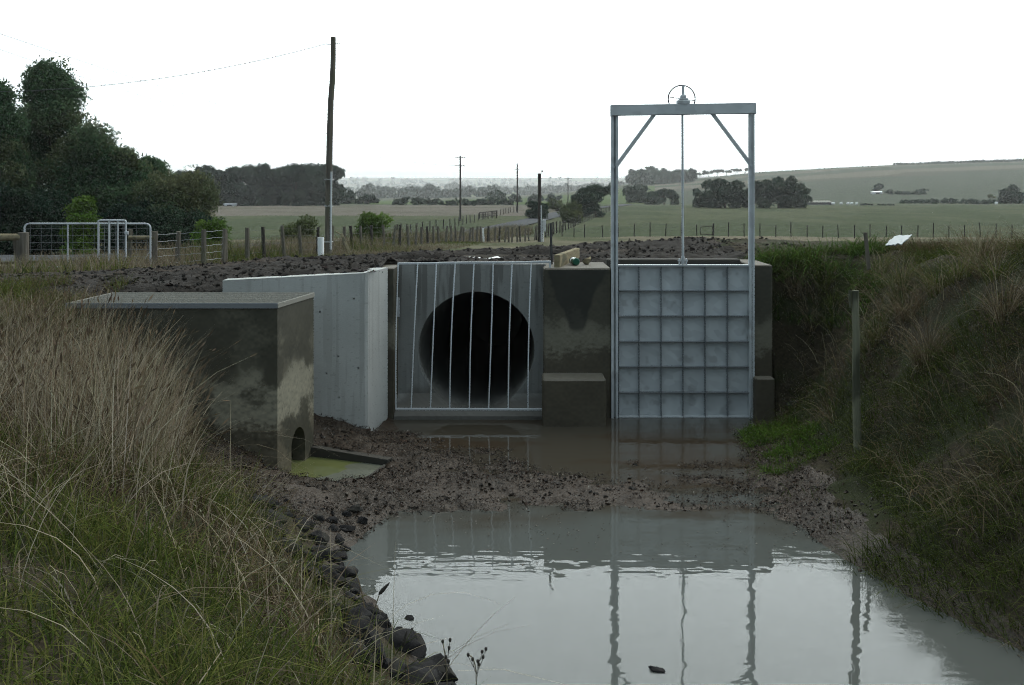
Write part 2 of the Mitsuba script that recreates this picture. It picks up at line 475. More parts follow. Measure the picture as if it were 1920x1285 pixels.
CHAMBER = [(-4.43, 11.0), (-2.35, 11.0), (-2.18, 12.07), (-4.36, 12.07)]
POOL = [(-2.62, 11.90), (-2.62, 11.30), (-2.30, 11.28), (-2.22, 11.02), (-1.75, 10.90), (-1.46, 11.12), (-1.36, 11.60), (-2.12, 11.98)]
PUDDLES = [(-.95, 16.4, .8, .40), (.0, 17.4, .9, .45), (.3, 18.6, .6, .4), (-2.6, 17.4, .6, .3)]
PIPE = (-.466, .795, .762)          # x, z of the centre and radius


def top_height(x, y):
    z = table(TOP, x, y)
    p = np.stack([x, y, 0 * x], -1)
    fade = sstep(30, 24, y)
    lump = (meshkit.fbm(p * 1.3, 3, 5) - .5) * .12 + (meshkit.fbm(p * 5.5, 3, 8) - .5) * .10 + np.abs(meshkit.fbm(p * 11, 2, 9) - .5) * .07
    soft = np.where(x > 4.2, .4, 1)
    deck = 1 - sstep(.25, .6, x) * sstep(3.6, 3.3, x) * sstep(15.6, 15.0, y)
    z = z + lump * fade * soft * deck
    z = z - .10 * (1 - deck)
    for cx, cy, rx, ry in PUDDLES:
        k = ((x - cx) / rx) ** 2 + ((y - cy) / ry) ** 2
        z = z - .13 * sstep(2.2, .7, k)
    return z


def front_height(x, y):
    z = table(ST, x, y)
    p = np.stack([x, y, 0 * x], -1)
    bank = sstep(.1, .5, z)
    z = z + ((meshkit.fbm(p * 1.5, 3, 21) - .5) * .22 + (meshkit.fbm(p * 3.7, 3, 22) - .5) * .20 * sstep(1.5, 2.5, x)) * bank
    flat = sstep(-.12, -.02, z) * (1 - sstep(.3, .7, z))
    bar = flat * sstep(9.2, 9.9, y)
    z = z + ((meshkit.fbm(p * 3.2, 3, 31) - .53) * .12 + (meshkit.fbm(p * 13, 2, 32) - .5) * .045) * np.maximum(bar, flat * .6)
    near_pool = sg.Polygon(POOL).buffer(.28)
    z = np.where(shapely.contains_xy(near_pool, x, y) & (y < 11.7), np.minimum(z, .012), z)
    # the square hole of the pool, kept clear of silt
    inp = shapely.contains_xy(sg.Polygon(POOL).buffer(.03), x, y)
    z = np.where(inp, -.3, z)
    inc = shapely.contains_xy(sg.Polygon(CHAMBER).buffer(-.08), x, y)
    return np.where(inc, -.35, z)


def wall_line(x):
    yw = 12.75 + (x + 3.36) / (3.36 - 1.705) * .25 + .12
    return np.where(x < -3.36, 12.6, np.where(x < -1.60, yw, 14.42))


def near_height(x, y):
    zf, zt = front_height(x, y), top_height(x, y)
    yl = wall_line(x)
    hard = (x > -3.36) & (x < 3.32)
    w = np.where(hard, (y > yl).astype(float), sstep(-.15, .9, y - np.where(x > 3.3, 13.9, yl)))
    # behind the wing wall's return
    w = np.where((x > -1.75) & (x <= -1.60), (y > 13.02).astype(float), w)
    return zf * (1 - w) + zt * w


_prof = PchipInterpolator([15, 29, 33, 48, 66, 85, 110, 130, 160, 215, 350, 600, 1000, 2000, 4000, 6000, 14000],
                          [1.0, .70, .58, .16, -.6, -1.4, -1.9, -2.2, -2.45, -2.65, -3.8, -7, -11, -17, -17, -10, -10])
_sky = ([700, 1000, 1100, 1150, 1200, 1300, 1420, 1550, 1670, 1920, 2600, 4000], [375, 366, 356, 349, 342, 335, 323, 315.5, 309.5, 303, 300, 300])


def valley_height(x, y):
    z = _prof(np.maximum(y, 15))
    px = 960 + F * x / np.maximum(y, 10)
    z = z - .30 * sstep(-7, -13, x) * sstep(31, 40, y) * sstep(140, 60, y)
    crest = CZ - (np.interp(px, *_sky) - HZ) * 1150 / F
    amp = np.maximum(crest - float(_prof(1150)), 0)
    ramp = np.clip((y - 400) / 750, 0, 1)
    hill = amp * (.55 * ramp + .45 * sstep(0, 1, ramp)) * np.where(y > 1150, 1 - .6 * sstep(1150, 3500, y), 1)
    p = np.stack([x, y, 0 * x], -1)
    n = meshkit.fbm(p / 900, 3, 41)
    far = sstep(3500, 8000, y) * (18 + 62 * meshkit.fbm(p / 2300 + 5, 3, 43)) * sstep(14000, 9500, y)
    roll = (n - .5) * 6 * sstep(600, 2500, y)
    small = (meshkit.fbm(p / 7, 3, 45) - .5) * .35 * sstep(32, 60, y) * (1 - .0 * y)
    return z + hill + far + roll + small


def grid_mesh(xs, ys, zfun):
    gx, gy = np.meshgrid(xs, ys)
    z = zfun(gx.ravel(), gy.ravel())
    V = np.stack([gx.ravel(), gy.ravel(), z], -1)
    nx, ny = len(xs), len(ys)
    i, j = np.meshgrid(np.arange(ny - 1), np.arange(nx - 1), indexing='ij')
    a = (i * nx + j).ravel()
    Fc = np.concatenate([np.stack([a, a + 1, a + nx + 1], -1), np.stack([a, a + nx + 1, a + nx], -1)])
    return V, Fc


xs = np.concatenate([np.arange(-20, -6.5, .2), np.arange(-6.5, 6.6, .045), np.arange(6.7, 20.1, .2)])
ys = np.concatenate([np.arange(-.2, 3.4, .2), np.arange(3.4, 15.6, .045), np.arange(15.6, 21, .07), np.arange(21, 31.01, .25)])
V, Fc = grid_mesh(xs, ys, near_height)
# the last metres run down onto the valley floor
k = sstep(26, 30.5, V[:, 1])
V[:, 2] = V[:, 2] * (1 - k) + k * valley_height(V[:, 0], V[:, 1])
cen, span = V[Fc].mean(1), V[Fc][:, :, 2].max(1) - V[Fc][:, :, 2].min(1)
keep = ~((cen[:, 0] > -1.75) & (cen[:, 0] < 3.4) & (cen[:, 1] > 14.2) & (cen[:, 1] < 14.7) & (span > .5))
keep &= ~((cen[:, 0] > -3.45) & (cen[:, 0] < -1.5) & (cen[:, 1] > 12.6) & (cen[:, 1] < 14.6) & (span > .9))
Fc, cen = Fc[keep], cen[keep]
wob = (meshkit.fbm(cen * [1.2, 1.2, 0], 3, 51) - .5)
is_soil = ((cen[:, 1] > np.where(cen[:, 0] < -3.4, 12.35, 12.85) + wob * .8) & (cen[:, 0] < 3.3 + wob) & (cen[:, 1] < 20.3 + wob * 3)) & (cen[:, 2] > 1.2)
is_mud = ~is_soil & (cen[:, 1] < 14.6) & (cen[:, 0] > -3.2) & (
    (cen[:, 2] < .16 + wob * .25) & (cen[:, 0] > -2.6) |
    (cen[:, 0] < -1) & (cen[:, 1] > 9.2 + wob) & (cen[:, 2] < .46 + wob * .3) |
    (cen[:, 0] > 2.2) & (cen[:, 0] < 3.0) & (cen[:, 1] > 9.0) & (cen[:, 1] < 10.6) & (cen[:, 2] < .16 + wob * .3) )


def sub(mask):
    f = Fc[mask]
    u, inv = np.unique(f, return_inverse=True)
    return trimesh.Trimesh(V[u], inv.reshape(-1, 3), process=False)


for name, m, mat in (('soil_embankment', is_soil, 'soil'), ('mud_flat', is_mud, 'mud'), ('creek_bank', ~is_soil & ~is_mud, 'bank_earth')):
    tag(add(name, sub(m), mat, smooth=True), kind='structure')

# valley floor out to the horizon
rr = np.concatenate([np.linspace(30.6, 120, 110), np.geomspace(121.5, 14000, 210)])
ta = np.tan(np.radians(np.linspace(-58, 58, 420)))
gx = rr[:, None] * ta[None]
gy = np.repeat(rr[:, None], len(ta), 1)
z = valley_height(gx.ravel(), gy.ravel())
VV = np.stack([gx.ravel(), gy.ravel(), z], -1)
nx, ny = len(ta), len(rr)
i, j = np.meshgrid(np.arange(ny - 1), np.arange(nx - 1), indexing='ij')
a = (i * nx + j).ravel()
VF = np.concatenate([np.stack([a, a + 1, a + nx + 1], -1), np.stack([a, a + nx + 1, a + nx], -1)])
tag(add('valley_terrain', trimesh.Trimesh(VV, VF, process=False), 'valley_grass', smooth=True), kind='structure')
# ground behind and beside the camera
tag(add('ground', cat([cbox(-60, 60, -60, -.3, 1.0, 1.25), cbox(-60, -19.9, -.3, 31, .2, .55), cbox(19.9, 60, -.3, 31, .2, .55)]), 'bank_earth'), kind='structure')


def ground_z(x, y):
    x, y = np.atleast_1d(np.asarray(x, float)), np.atleast_1d(np.asarray(y, float))
    zn = near_height(np.clip(x, -20, 20), np.clip(y, -.2, 31))
    k = sstep(26, 30.5, y)
    zn = zn * (1 - k) + k * valley_height(x, np.maximum(y, 15))
    return np.where(y > 31, valley_height(x, np.maximum(y, 15)), zn)


def gz(x, y):
    return float(ground_z(x, y)[0])


# water of the creek
wl = [(2.0, -.1), (1.3, 2), (.6, 3.4), (-.1, 5), (-.9, 6.5), (-1.4, 7.5), (-1.9, 8.5), (-1.9, 9.4), (-1.35, 10.2), (-1.2, 11), (-1.15, 12), (-1.85, 12.6), (-1.75, 13.02), (-1.5, 14.31), (3.3, 14.31),
      (3.9, 14.4), (3.7, 12.4), (3.3, 10.4), (3.4, 8.6), (4.2, 6.6), (5.2, 4), (6.4, -.1)]
wm = trimesh.creation.triangulate_polygon(sg.Polygon(wl), engine='earcut')
tag(add('creek_water', (np.c_[wm[0], np.zeros(len(wm[0]))], wm[1]), 'muddy_water'), kind='structure')
pm = trimesh.creation.triangulate_polygon(sg.Polygon(POOL).buffer(.12), engine='earcut')
tag(add('pool_water_surface', (np.c_[pm[0], np.full(len(pm[0]), -.012)], pm[1]), 'pool_water'), kind='structure')
for cx, cy, rx, ry in PUDDLES:
    t = np.linspace(0, 2 * np.pi, 40, endpoint=False)
    r = 1.25
    pv = np.c_[cx + r * rx * np.cos(t), cy + r * ry * np.sin(t)]
    zp = float(table(TOP, np.array([cx]), np.array([cy]))[0]) - .055
    f = np.stack([np.full(40, 40), np.arange(40), (np.arange(40) + 1) % 40], -1)
    tag(add('puddle', (np.c_[np.vstack([pv, [[cx, cy]]]), np.full(41, zp)], f), 'puddle_water'), kind='structure')

# road: a strip of asphalt that leaves the left edge and follows the fence up the valley
road_pts = np.array([(-60, 36.5), (-30, 36.8), (-21, 37.5), (-16.5, 40), (-14.2, 46), (-12.0, 58), (-8.6, 80), (-4.4, 106), (-.9, 130), (4.2, 170), (10.2, 213), (19, 265), (31, 325), (40, 380)])
s = np.r_[0, np.cumsum(np.linalg.norm(np.diff(road_pts, axis=0), axis=1))]
sx, sy = PchipInterpolator(s, road_pts[:, 0]), PchipInterpolator(s, road_pts[:, 1])
ss = np.arange(0, s[-1], 1.5)
c = np.stack([sx(ss), sy(ss)], -1)
tan = np.gradient(c, axis=0)
tan /= np.linalg.norm(tan, axis=1, keepdims=True)
nor = np.stack([tan[:, 1], -tan[:, 0]], -1)
ws = np.linspace(-2.0, 2.0, 5)
rp = c[:, None] + nor[:, None] * ws[None, :, None]
zr = np.maximum.reduce([ground_z(*(c + nor * q).T) for q in (-3, 0, 3)])
zr = np.convolve(np.pad(zr, 5, 'edge'), np.ones(11) / 11, 'valid')
rv = np.concatenate([rp, (zr[:, None] + .10 - .02 * np.abs(ws)[None] / 2.9)[..., None]], -1).reshape(-1, 3)
n5 = 5
i, j = np.meshgrid(np.arange(len(c) - 1), np.arange(n5 - 1), indexing='ij')
a = (i * n5 + j).ravel()
tag(add('road', trimesh.Trimesh(rv, np.concatenate([np.stack([a, a + n5 + 1, a + 1], -1), np.stack([a, a + n5, a + n5 + 1], -1)]), process=False), 'asphalt', smooth=True), kind='structure')
# air: everything built stands inside this box, the sky outside
scene['haze'] = {'type': 'cube', 'to_world': T().translate([0, 6900, 55]).scale([15000 * 1.6, 7100, 85]), 'bsdf': {'type': 'null'}, 'interior': {'type': 'ref', 'id': 'haze_air'}}
tag('haze', kind='stuff')

# ------------------------------------------------------------------ concrete structures
G = 13.9                                   # distance of the gate's face
rng = np.random.default_rng(11)

# wing wall: long face, rounded corner, short bright return
k = thing('wing_wall', 'pale new concrete wing wall with tie holes, left of the big pipe', 'wall')
foot = [(-3.36, 12.75), (-1.735, 12.985), (-1.705, 13.01), (-1.556, 13.75), (-1.75, 13.78), (-1.88, 13.20), (-3.36, 12.98)]
w = prism(foot, -.5, 1.98)
hullpts = np.array([(-3.5, 12.5, 1.835), (-3.5, 13.9, 1.835), (-1.3, 12.5, 1.925), (-1.3, 13.9, 1.925)])
top = np.vstack([hullpts, hullpts + [0, 0, -3]])
w = w ^ m3.Manifold.hull_points(top)
dirw = np.array([1.625, .235]) / np.hypot(1.625, .235)
holes = []
for px, py in ((634, 668), (636, 745), (612, 700), (672, 690), (664, 560), (600, 585), (560, 560)):
    t = (px - 400) / 300
    D = 12.9
    x0 = X(px, D)
    y0 = 12.75 + (x0 + 3.36) / 1.655 * .25
    x0, zz = X(px, y0), Z(py, y0)
    h = m3.Manifold.cylinder(.05, .012, .012, 12).rotate((-90, 0, 0)).translate((x0, y0 - .015, zz))
    w = w - h
add('wall', w, 'concrete_new', k)

# narrow old pier between wing wall and bay
k = thing('bay_pier', 'thin old concrete post between the wing wall and the bay with the pipe', 'pier')
add('shaft', cbox(-1.70, -1.485, 13.79, 14.55, -.4, 1.90, .01), 'concrete_pier', k)

# headwall with pipe
k = thing('pipe_headwall', 'streaked grey concrete headwall holding the big round pipe', 'headwall')
px_, pz_, pr_ = PIPE
wall = mbox(-1.484, .44, 14.30, 14.52, -.4, 1.915) - cyl_y(px_, pz_, pr_, 13, 16, 96)
add('back_wall', wall, 'concrete_bay', k, smooth=30)
apron = m3.Manifold.hull_points(np.array([(x, y, z) for x in (-1.482, .398) for y, z in ((13.78, -.3), (13.78, .045), (14.298, .235), (14.298, -.3))])) - cyl_y(px_, pz_, pr_ + .002, 13.9, 16, 96)
add('apron', apron, 'concrete_bay', k, smooth=30)
barrel = cyl_y(0, 0, pr_ + .11, .03, 19, 96) - cyl_y(0, 0, pr_, -.5, 18.9, 96)       # the culvert falls away under the field
barrel = barrel.rotate((-5.9, 0, 0)).translate((px_, 14.5, pz_))
add('pipe', barrel, 'concrete_damp', k, smooth=30)
# the piers that carry the sluice gate
k = thing('sluice_pier', 'dark stained stepped concrete pier between the pipe and the sluice gate', 'pier')
add('shaft', cbox(.405, 1.262, 13.90, 15.0, -.4, 1.893, .018), 'concrete_pier', k)
add('plinth', cbox(.377, 1.150, 13.40, 13.897, -.5, .572, .018), 'concrete_pier', k)
k = thing('sluice_pier', 'narrow stained concrete pier right of the sluice gate, against the grassy bank', 'pier')
add('shaft', cbox(3.045, 3.302, 13.92, 15.0, -.4, 1.93, .012), 'concrete_pier', k)
add('plinth', cbox(3.045, 3.285, 13.72, 13.917, -.5, .53, .015), 'concrete_pier', k)
add('broken_slab', trimesh.convex.convex_hull(np.array([(3.32, 14.0, .12), (3.75, 13.75, .30), (3.32, 14.4, .14), (3.85, 14.3, .36), (3.32, 13.95, -.08), (3.6, 13.8, .12), (3.32, 14.4, -.05), (3.85, 14.3, .2)])), 'concrete_dark', k)
k = thing('culvert_wall', 'dark concrete lintel wall behind the top of the sluice gate', 'wall')
add('lintel', cbox(1.265, 3.042, 14.62, 14.86, 1.1, 1.955, .01), 'concrete_dark', k)

# old inlet chamber
k = thing('inlet_chamber', 'old black-stained concrete chamber with an arched hole at the foot of its right side', 'chamber')
outer = prism(CHAMBER, -.55, 1.715)
inner_poly = np.array(sg.Polygon(CHAMBER).buffer(-.14, join_style=2).exterior.coords)[:-1][::-1]
body = outer - prism(inner_poly if sg.Polygon(inner_poly).exterior.is_ccw else inner_poly[::-1], -.45, 2)
wd = np.array([.17, 1.07]) / np.hypot(.17, 1.07)
ang = math.degrees(math.atan2(wd[1], wd[0])) - 90
ac = np.array([-2.35, 11.0]) + np.array([.17, 1.07]) * .555
arch = m3.CrossSection([np.array([(-.205, -1), (.205, -1), (.205, .20)] + [(.205 * math.cos(t), .20 + .19 * math.sin(t)) for t in np.linspace(.05, math.pi - .05, 24)] + [(-.205, .20)])]).extrude(.7)
arch = arch.translate((0, 0, -.35)).rotate((90, 0, 0)).rotate((0, 0, 90 + ang)).translate((ac[0], ac[1], 0))
body = body - arch
add('wall', body, 'concrete_old', k, smooth=30)
cover = k + '__cover'
ox = np.array(CHAMBER)
fr = []
fp = [(x, y, 1.755) for x, y in CHAMBER]
fp = [(fp[0][0] - .03, fp[0][1] - .02, 1.742), (fp[1][0] + .005, fp[1][1] - .02, 1.742), (fp[2][0] + .005, fp[2][1], 1.742), (fp[3][0] - .03, fp[3][1], 1.742)]
add('frame', beam(fp[0], fp[1], .012, .055), 'galvanised_dark', cover)
add('frame', beam(fp[3], fp[2], .012, .055), 'galvanised_dirty', cover)
add('frame', beam(fp[1], fp[2], .012, .05), 'galvanised_dirty', cover)
add('frame', beam(fp[0], fp[3], .012, .05), 'galvanised_dirty', cover)
bars = []
y0, y1 = 11.005, 12.05
for yy in np.arange(y0 + .02, y1, .030):
    t = (yy - 11.0) / 1.07
    bars.append(trimesh.creation.box(bounds=[(-4.44 + .07 * t, yy - .003, 1.728), (-2.352 + .17 * t, yy + .003, 1.764)]))
for xx in np.arange(-4.4, -2.4, .10):
    bars.append(trimesh.creation.box(bounds=[(xx - .003, y0, 1.735), (xx + .003, y1, 1.748)]))
tag(add('grating', cat(bars), 'galvanised_dirty', cover), kind='stuff')
tag(cover, 'steel grating cover edged with flat bar')

# concrete edge of the green pool
k = solo('pool_kerb', cat([beam((-2.18, 12.03, -.08), (-1.30, 11.64, -.12), .11, .34), beam((-1.31, 11.58, -.165), (-1.42, 11.15, -.175), .09, .34)]), 'concrete_dark', 'low muddy concrete kerb along the back of the green pool', 'kerb')

# ------------------------------------------------------------------ trash rack
k = thing('trash_rack', 'galvanised rack of thin upright bars hung in front of the big pipe', 'rack')
zt, zb, Yt, Yb = 1.958, .168, 14.0, 13.62
tops = [783.4, 818.5, 853.7, 889, 924.7, 960.4, 996]
bots = [771, 807, 843, 880, 916, 953, 990]
xl_t, xr_t, xl_b, xr_b = X(746, Yt), X(1033, Yt), X(742, Yb), X(1016, Yb)
add('top_rail', cat([beam((xl_t, Yt, zt - .012), (xr_t, Yt, zt + .010), .030, .024), beam((xl_t, Yt + .045, zt - .02), (xr_t, Yt + .045, zt + .002), .008, .03)]), 'galvanised_pale', k)
add('bottom_rail', beam((xl_b, Yb, zb), (xr_b, Yb, zb - .004), .03, .026), 'galvanised_pale', k)
for a_, b_ in [(746.8, 742.3)] + list(zip(tops, bots)):
    q0, q1 = np.array((X(a_, Yt), Yt - .012, zt)), np.array((X(b_, Yb), Yb - .005, zb))
    t = np.linspace(0, 1, 9)[:, None]
    bow = np.sin(t * np.pi) * np.array([[rng.uniform(-.014, .006), -.012, 0]])
    add('bar', tube(q0 + (q1 - q0) * t + bow, .0085, 8), 'galvanised_pale', k, smooth=40)
add('bracket', cat([beam((xr_t - .012, Yt - .005, zt + .01), (xr_t - .012, Yt - .005, zt - .11), .028, .008, up=(0, 1, 0)), beam((xr_t - .012, Yt, zt - .10), (xr_t - .08, Yt + .02, zt - .12), .03, .008)]), 'galvanised_pale', k)
add('bracket', beam((xl_t + .0, Yt + .06, zt - .45), (xl_t + .0, Yt + .06, zt - .7), .035, .008, up=(0, 1, 0)), 'galvanised_pale', k)

# ------------------------------------------------------------------ sluice gate
k = thing('sluice_gate', 'galvanised steel sluice gate with ribbed grid door, tall frame and handwheel on top', 'sluice gate')
gx0, gx1 = X(1158, G), X(1408, G)
gt = 1.932


def plate_mesh():
    u, v = np.meshgrid(np.linspace(gx0, gx1, 90), np.linspace(-.35, gt, 110))
    p = np.stack([u.ravel(), v.ravel(), 0 * u.ravel()], -1)
    cu, cv = (u - gx0) / (gx1 - gx0) * 6, (v - .02) / (gt - .02) * 6
    belly = np.abs(np.sin(cu * np.pi) * np.sin(cv * np.pi)).ravel()
    yy = G + .055 + (meshkit.fbm(p * 2.2, 3, 77) - .5) * .014 + belly * .004
    Vp = np.stack([u.ravel(), yy, v.ravel()], -1)
    i, j = np.meshgrid(np.arange(109), np.arange(89), indexing='ij')
    a = (i * 90 + j).ravel()
    f = np.concatenate([np.stack([a, a + 1, a + 91], -1), np.stack([a, a + 91, a + 90], -1)])
    back = Vp + [0, .008, 0]
    return trimesh.Trimesh(np.vstack([Vp, back]), np.vstack([f, f[:, ::-1] + len(Vp)]), process=False)


add('plate', plate_mesh(), 'galvanised', k, smooth=True)
for px in (1160, 1198.5, 1240, 1281, 1322.5, 1364.5, 1406):
    x = X(px, G)
    add('upright_rib', cbox(x - .0045, x + .0045, G - .012, G + .052, -.3, gt - .02, .002), 'galvanised_dark', k)
xr = [X(q, G) for q in (1160, 1198.5, 1240, 1281, 1322.5, 1364.5, 1406)]
for n_, py in enumerate((545.5, 593, 641, 688, 736)):
    zz = Z(py, G)
    pieces = []
    for i in range(6):
        dz = rng.uniform(-.003, .003)
        pieces.append(cbox(xr[i] + .0065, xr[i + 1] - .0065, G - .016, G + .052, zz - .0045 + dz, zz + .0045 + dz, .002))
    add('cross_rib', cat(pieces), 'galvanised_dark', k)
add('top_flange', cbox(gx0, gx1, G - .01, G + .075, gt - .018, gt + .006, .003), 'galvanised_pale', k)
add('bottom_flange', cbox(gx0, gx1, G - .006, G + .05, .0, .022, .003), 'galvanised', k)


def channel(x0, x1, y0, y1, z0, z1, t=.010, side=1):
    return cat([cbox(x0, x0 + t * 3.2, y0, y0 + t, z0, z1, .002), cbox(x1 - t * 3.0, x1, y0, y0 + t, z0, z1, .002), cbox(x0, x0 + t, y0 + t + .001, y1, z0, z1, .002), cbox(x1 - t, x1, y0 + t + .001, y1, z0, z1, .002), cbox(x0 + t + .001, x1 - t - .001, y1 - t, y1, z0, z1, .002)])


ztop = 3.845
add('post', channel(X(1145.8, G), X(1158.5, G), G - .03, G + .045, -.3, ztop), 'galvanised', k)
add('post', channel(X(1404.0, G), X(1414.2, G), G - .03, G + .045, -.3, ztop), 'galvanised', k)
bl, br = X(1146, G), X(1414.5, G)
zl, zr_ = Z(207.3, G), Z(203.3, G)
beam_m = cat([beam((bl, G - .055, zl), (br, G - .055, zr_), .012, .134), beam((bl, G - .0, zl + .064), (br, G - .0, zr_ + .064), .098, .008), beam((bl, G - .0, zl - .064), (br, G - .0, zr_ - .064), .098, .008)])
add('crossbeam', beam_m, 'galvanised', k)
for xx, zz in ((bl - .003, zl), (br + .005, zr_)):
    e = add('end_plate', cbox(xx - .006, xx + .006, G - .06, G + .06, zz - .075, zz + .066, .002), 'galvanised', k)
for px, py in ((1150, 313), (1408, 310)):
    c0 = P(px, py, G - .035)
    add('bolt', tube([c0, c0 + [0, -.022, 0]], .016, 6), 'galvanised_pale', k)
for xx, zz in ((br + .02, zr_ + .035), (br + .02, zr_ - .05)):
    add('bolt', tube([(xx, G - .02, zz), (xx - .018, G - .02, zz)], .014, 6), 'galvanised_pale', k)
add('brace', beam(P(1155, 312, G - .012), P(1226.5, 215, G - .012), .012, .05, up=(0, 0, 1)), 'galvanised', k)
add('brace', beam(P(1407, 308, G - .012), P(1335, 212, G - .012), .012, .05, up=(0, 0, 1)), 'galvanised', k)
xs_ = X(1280.5, G)
add('spindle', tube([(xs_, G + .0, Z(488, G)), (X(1279.5, G), G, zl - .05)], .0155, 12), 'galvanised', k, smooth=40)
lug = k + '__lifting_lug'
add('lug_plate', cbox(xs_ - .05, xs_ - .036, G - .02, G + .03, gt + .006, gt + .085, .002), 'galvanised_pale', lug)
add('lug_plate', cbox(xs_ + .036, xs_ + .05, G - .02, G + .03, gt + .006, gt + .085, .002), 'galvanised_pale', lug)
add('lug_bolt', tube([(xs_ - .062, G + .005, gt + .055), (xs_ + .062, G + .005, gt + .055)], .011, 8), 'galvanised', lug)
add('lug_sleeve', tube([(xs_, G, gt + .01), (xs_, G, gt + .11)], .024, 12), 'galvanised_pale', lug, smooth=40)
# gear head and handwheel
wx, wz = X(1281, G), Z(184, G)
hd = k + '__gear_head'
zb_ = zl + .068
add('housing', cat([cbox(wx - .082, wx + .082, G - .06, G + .06, zb_ + .012, zb_ + .062, .012), cbox(wx - .055, wx + .055, G - .05, G + .05, zb_ + .063, zb_ + .088, .01), cbox(wx - .042, wx + .042, G - .07, G + .07, zb_, zb_ + .011, .002),
                    cbox(wx - .036, wx + .036, G - .045, G + .045, zb_ + .089, zb_ + .128, .008)]), 'galvanised', hd, smooth=20)
add('spindle_cover', tube([(wx, G, zb_ + .12), (wx, G, zb_ + .255)], .018, 12), 'galvanised', hd, smooth=40)
add('side_shaft', tube([(wx, G + .04, wz), (wx, G + .14, wz)], .014, 10), 'iron_dark', hd)
wh = k + '__handwheel'
wy = G + .125
t = np.linspace(0, 2 * np.pi, 49)
add('rim', tube(np.stack([wx + .172 * np.cos(t), np.full(49, wy), wz + .172 * np.sin(t)], -1), .0085, 8, caps=False), 'iron_dark', wh, smooth=True)
for a_ in (80, 172, 260, 352):
    a_ = math.radians(a_)
    add('spoke', tube([(wx + .012 * math.cos(a_), wy, wz + .012 * math.sin(a_)), (wx + .17 * math.cos(a_), wy, wz + .17 * math.sin(a_))], .0055, 6), 'iron_dark', wh)
add('hub', tube([(wx, wy - .02, wz), (wx, wy + .02, wz)], .022, 12), 'iron_dark', wh)

# ------------------------------------------------------------------ things lying on the deck and the embankment
zd = 1.893
solo('timber_beam', beam((.575, 14.05, zd + .075), (.93, 15.7, zd + .07), .075, .165, .006), 'plank_wood', 'pale timber beam on edge at the back of the pier beside the pipe', 'beam')
k = thing('bottle', 'green bottle with a pale label lying beside the timber beam', 'bottle')
b0, bd = np.array([.84, 14.32, zd + .052]), np.array([-.05, .24, .0])
ax = bd / np.linalg.norm(bd)
add('body', tube([b0, b0 + ax * .01, b0 + ax * .10], [.04, .05, .05], 20), {'type': 'plastic', 'diffuse_reflectance': rgb(.02, .09, .06)}, k, smooth=40)
add('label', tube([b0 + ax * .1005, b0 + ax * .15], .0505, 20), 'white_paint', k, smooth=40)
add('neck', tube([b0 + ax * .151, b0 + ax * .2, b0 + ax * .24, b0 + ax * .30], [.05, .046, .018, .015], 16), {'type': 'plastic', 'diffuse_reflectance': rgb(.02, .09, .06)}, k, smooth=40)


def stone(rng, r, squash=.7, rough=.12, sub=1, cuts=18):
    d = rng.normal(size=(cuts, 3))
    d /= np.linalg.norm(d, axis=1, keepdims=True)
    m = trimesh.convex.convex_hull(d * rng.uniform(.8, 1.1, (cuts, 1)))
    for _ in range(sub):
        m = m.subdivide()
    v = np.array(m.vertices)
    q = meshkit.noise(v * 2.3 + rng.uniform(0, 90, 3), 4)[:, None] - .5
    v = v * (1 + rough * 2 * q)
    m.vertices = v * np.array([1, rng.uniform(.65, 1), squash]) * r
    m.apply_transform(trimesh.transformations.rotation_matrix(rng.uniform(0, 6.28), (0, 0, 1)))
    m.apply_transform(trimesh.transformations.rotation_matrix(rng.uniform(-.4, .4), (1, 0, 0)))
    return m


m = stone(rng, .085, .7)
m.apply_translation((1.0, 14.55, zd + .05))
solo('tan_stone', m, 'plank_wood', 'small tan stone just behind the green bottle', 'stone', smooth=20)

k = thing('star_picket', 'thin dark steel picket standing at the right end of the trash rack', 'post')
add('stake', cat([beam((.535, 14.6, 1.6), (.515, 14.62, 2.44), .03, .006, up=(0, 1, 0)), beam((.535, 14.585, 1.6), (.515, 14.605, 2.44), .006, .03, up=(0, 1, 0))]), 'iron_dark', k)

k = thing('survey_stake', 'weathered grey stake leaning on top of the right bank', 'stake')
sb = P(1629, 482, 13.2)
add('stake', cat([beam(sb - [0, 0, .15], P(1622.5, 436, 13.2), .045, .018, up=(0, 1, 0))]), 'wood_grey', k)

# crumpled white sheet on the right bank
u, v = np.meshgrid(np.linspace(0, 1, 34), np.linspace(0, 1, 26))
A, B, C, D = P(1660, 459, 12.9), P(1690, 457.5, 12.9), P(1711, 440, 13.25), P(1680, 441, 13.25)
pp = A[None, None] * ((1 - u) * (1 - v))[..., None] + B * (u * (1 - v))[..., None] + C * (u * v)[..., None] + D * ((1 - u) * v)[..., None]
nn = meshkit.fbm(np.stack([u * 5 + v * 2, v * 3, u * 0], -1), 3, 66) - .5
pp[..., 2] += nn * .03
pp[..., 1] += nn * .05
i, j = np.meshgrid(np.arange(25), np.arange(33), indexing='ij')
a = (i * 34 + j).ravel()
f = np.concatenate([np.stack([a, a + 1, a + 35], -1), np.stack([a, a + 35, a + 34], -1)])
pv = pp.reshape(-1, 3)
solo('white_sheet', trimesh.Trimesh(np.vstack([pv, pv - [0, -.006, .012]]), np.vstack([f, f[:, ::-1] + len(pv)]), process=False), 'white_sheeting', 'crumpled white sheet lying on top of the right bank', 'sheet', smooth=True)

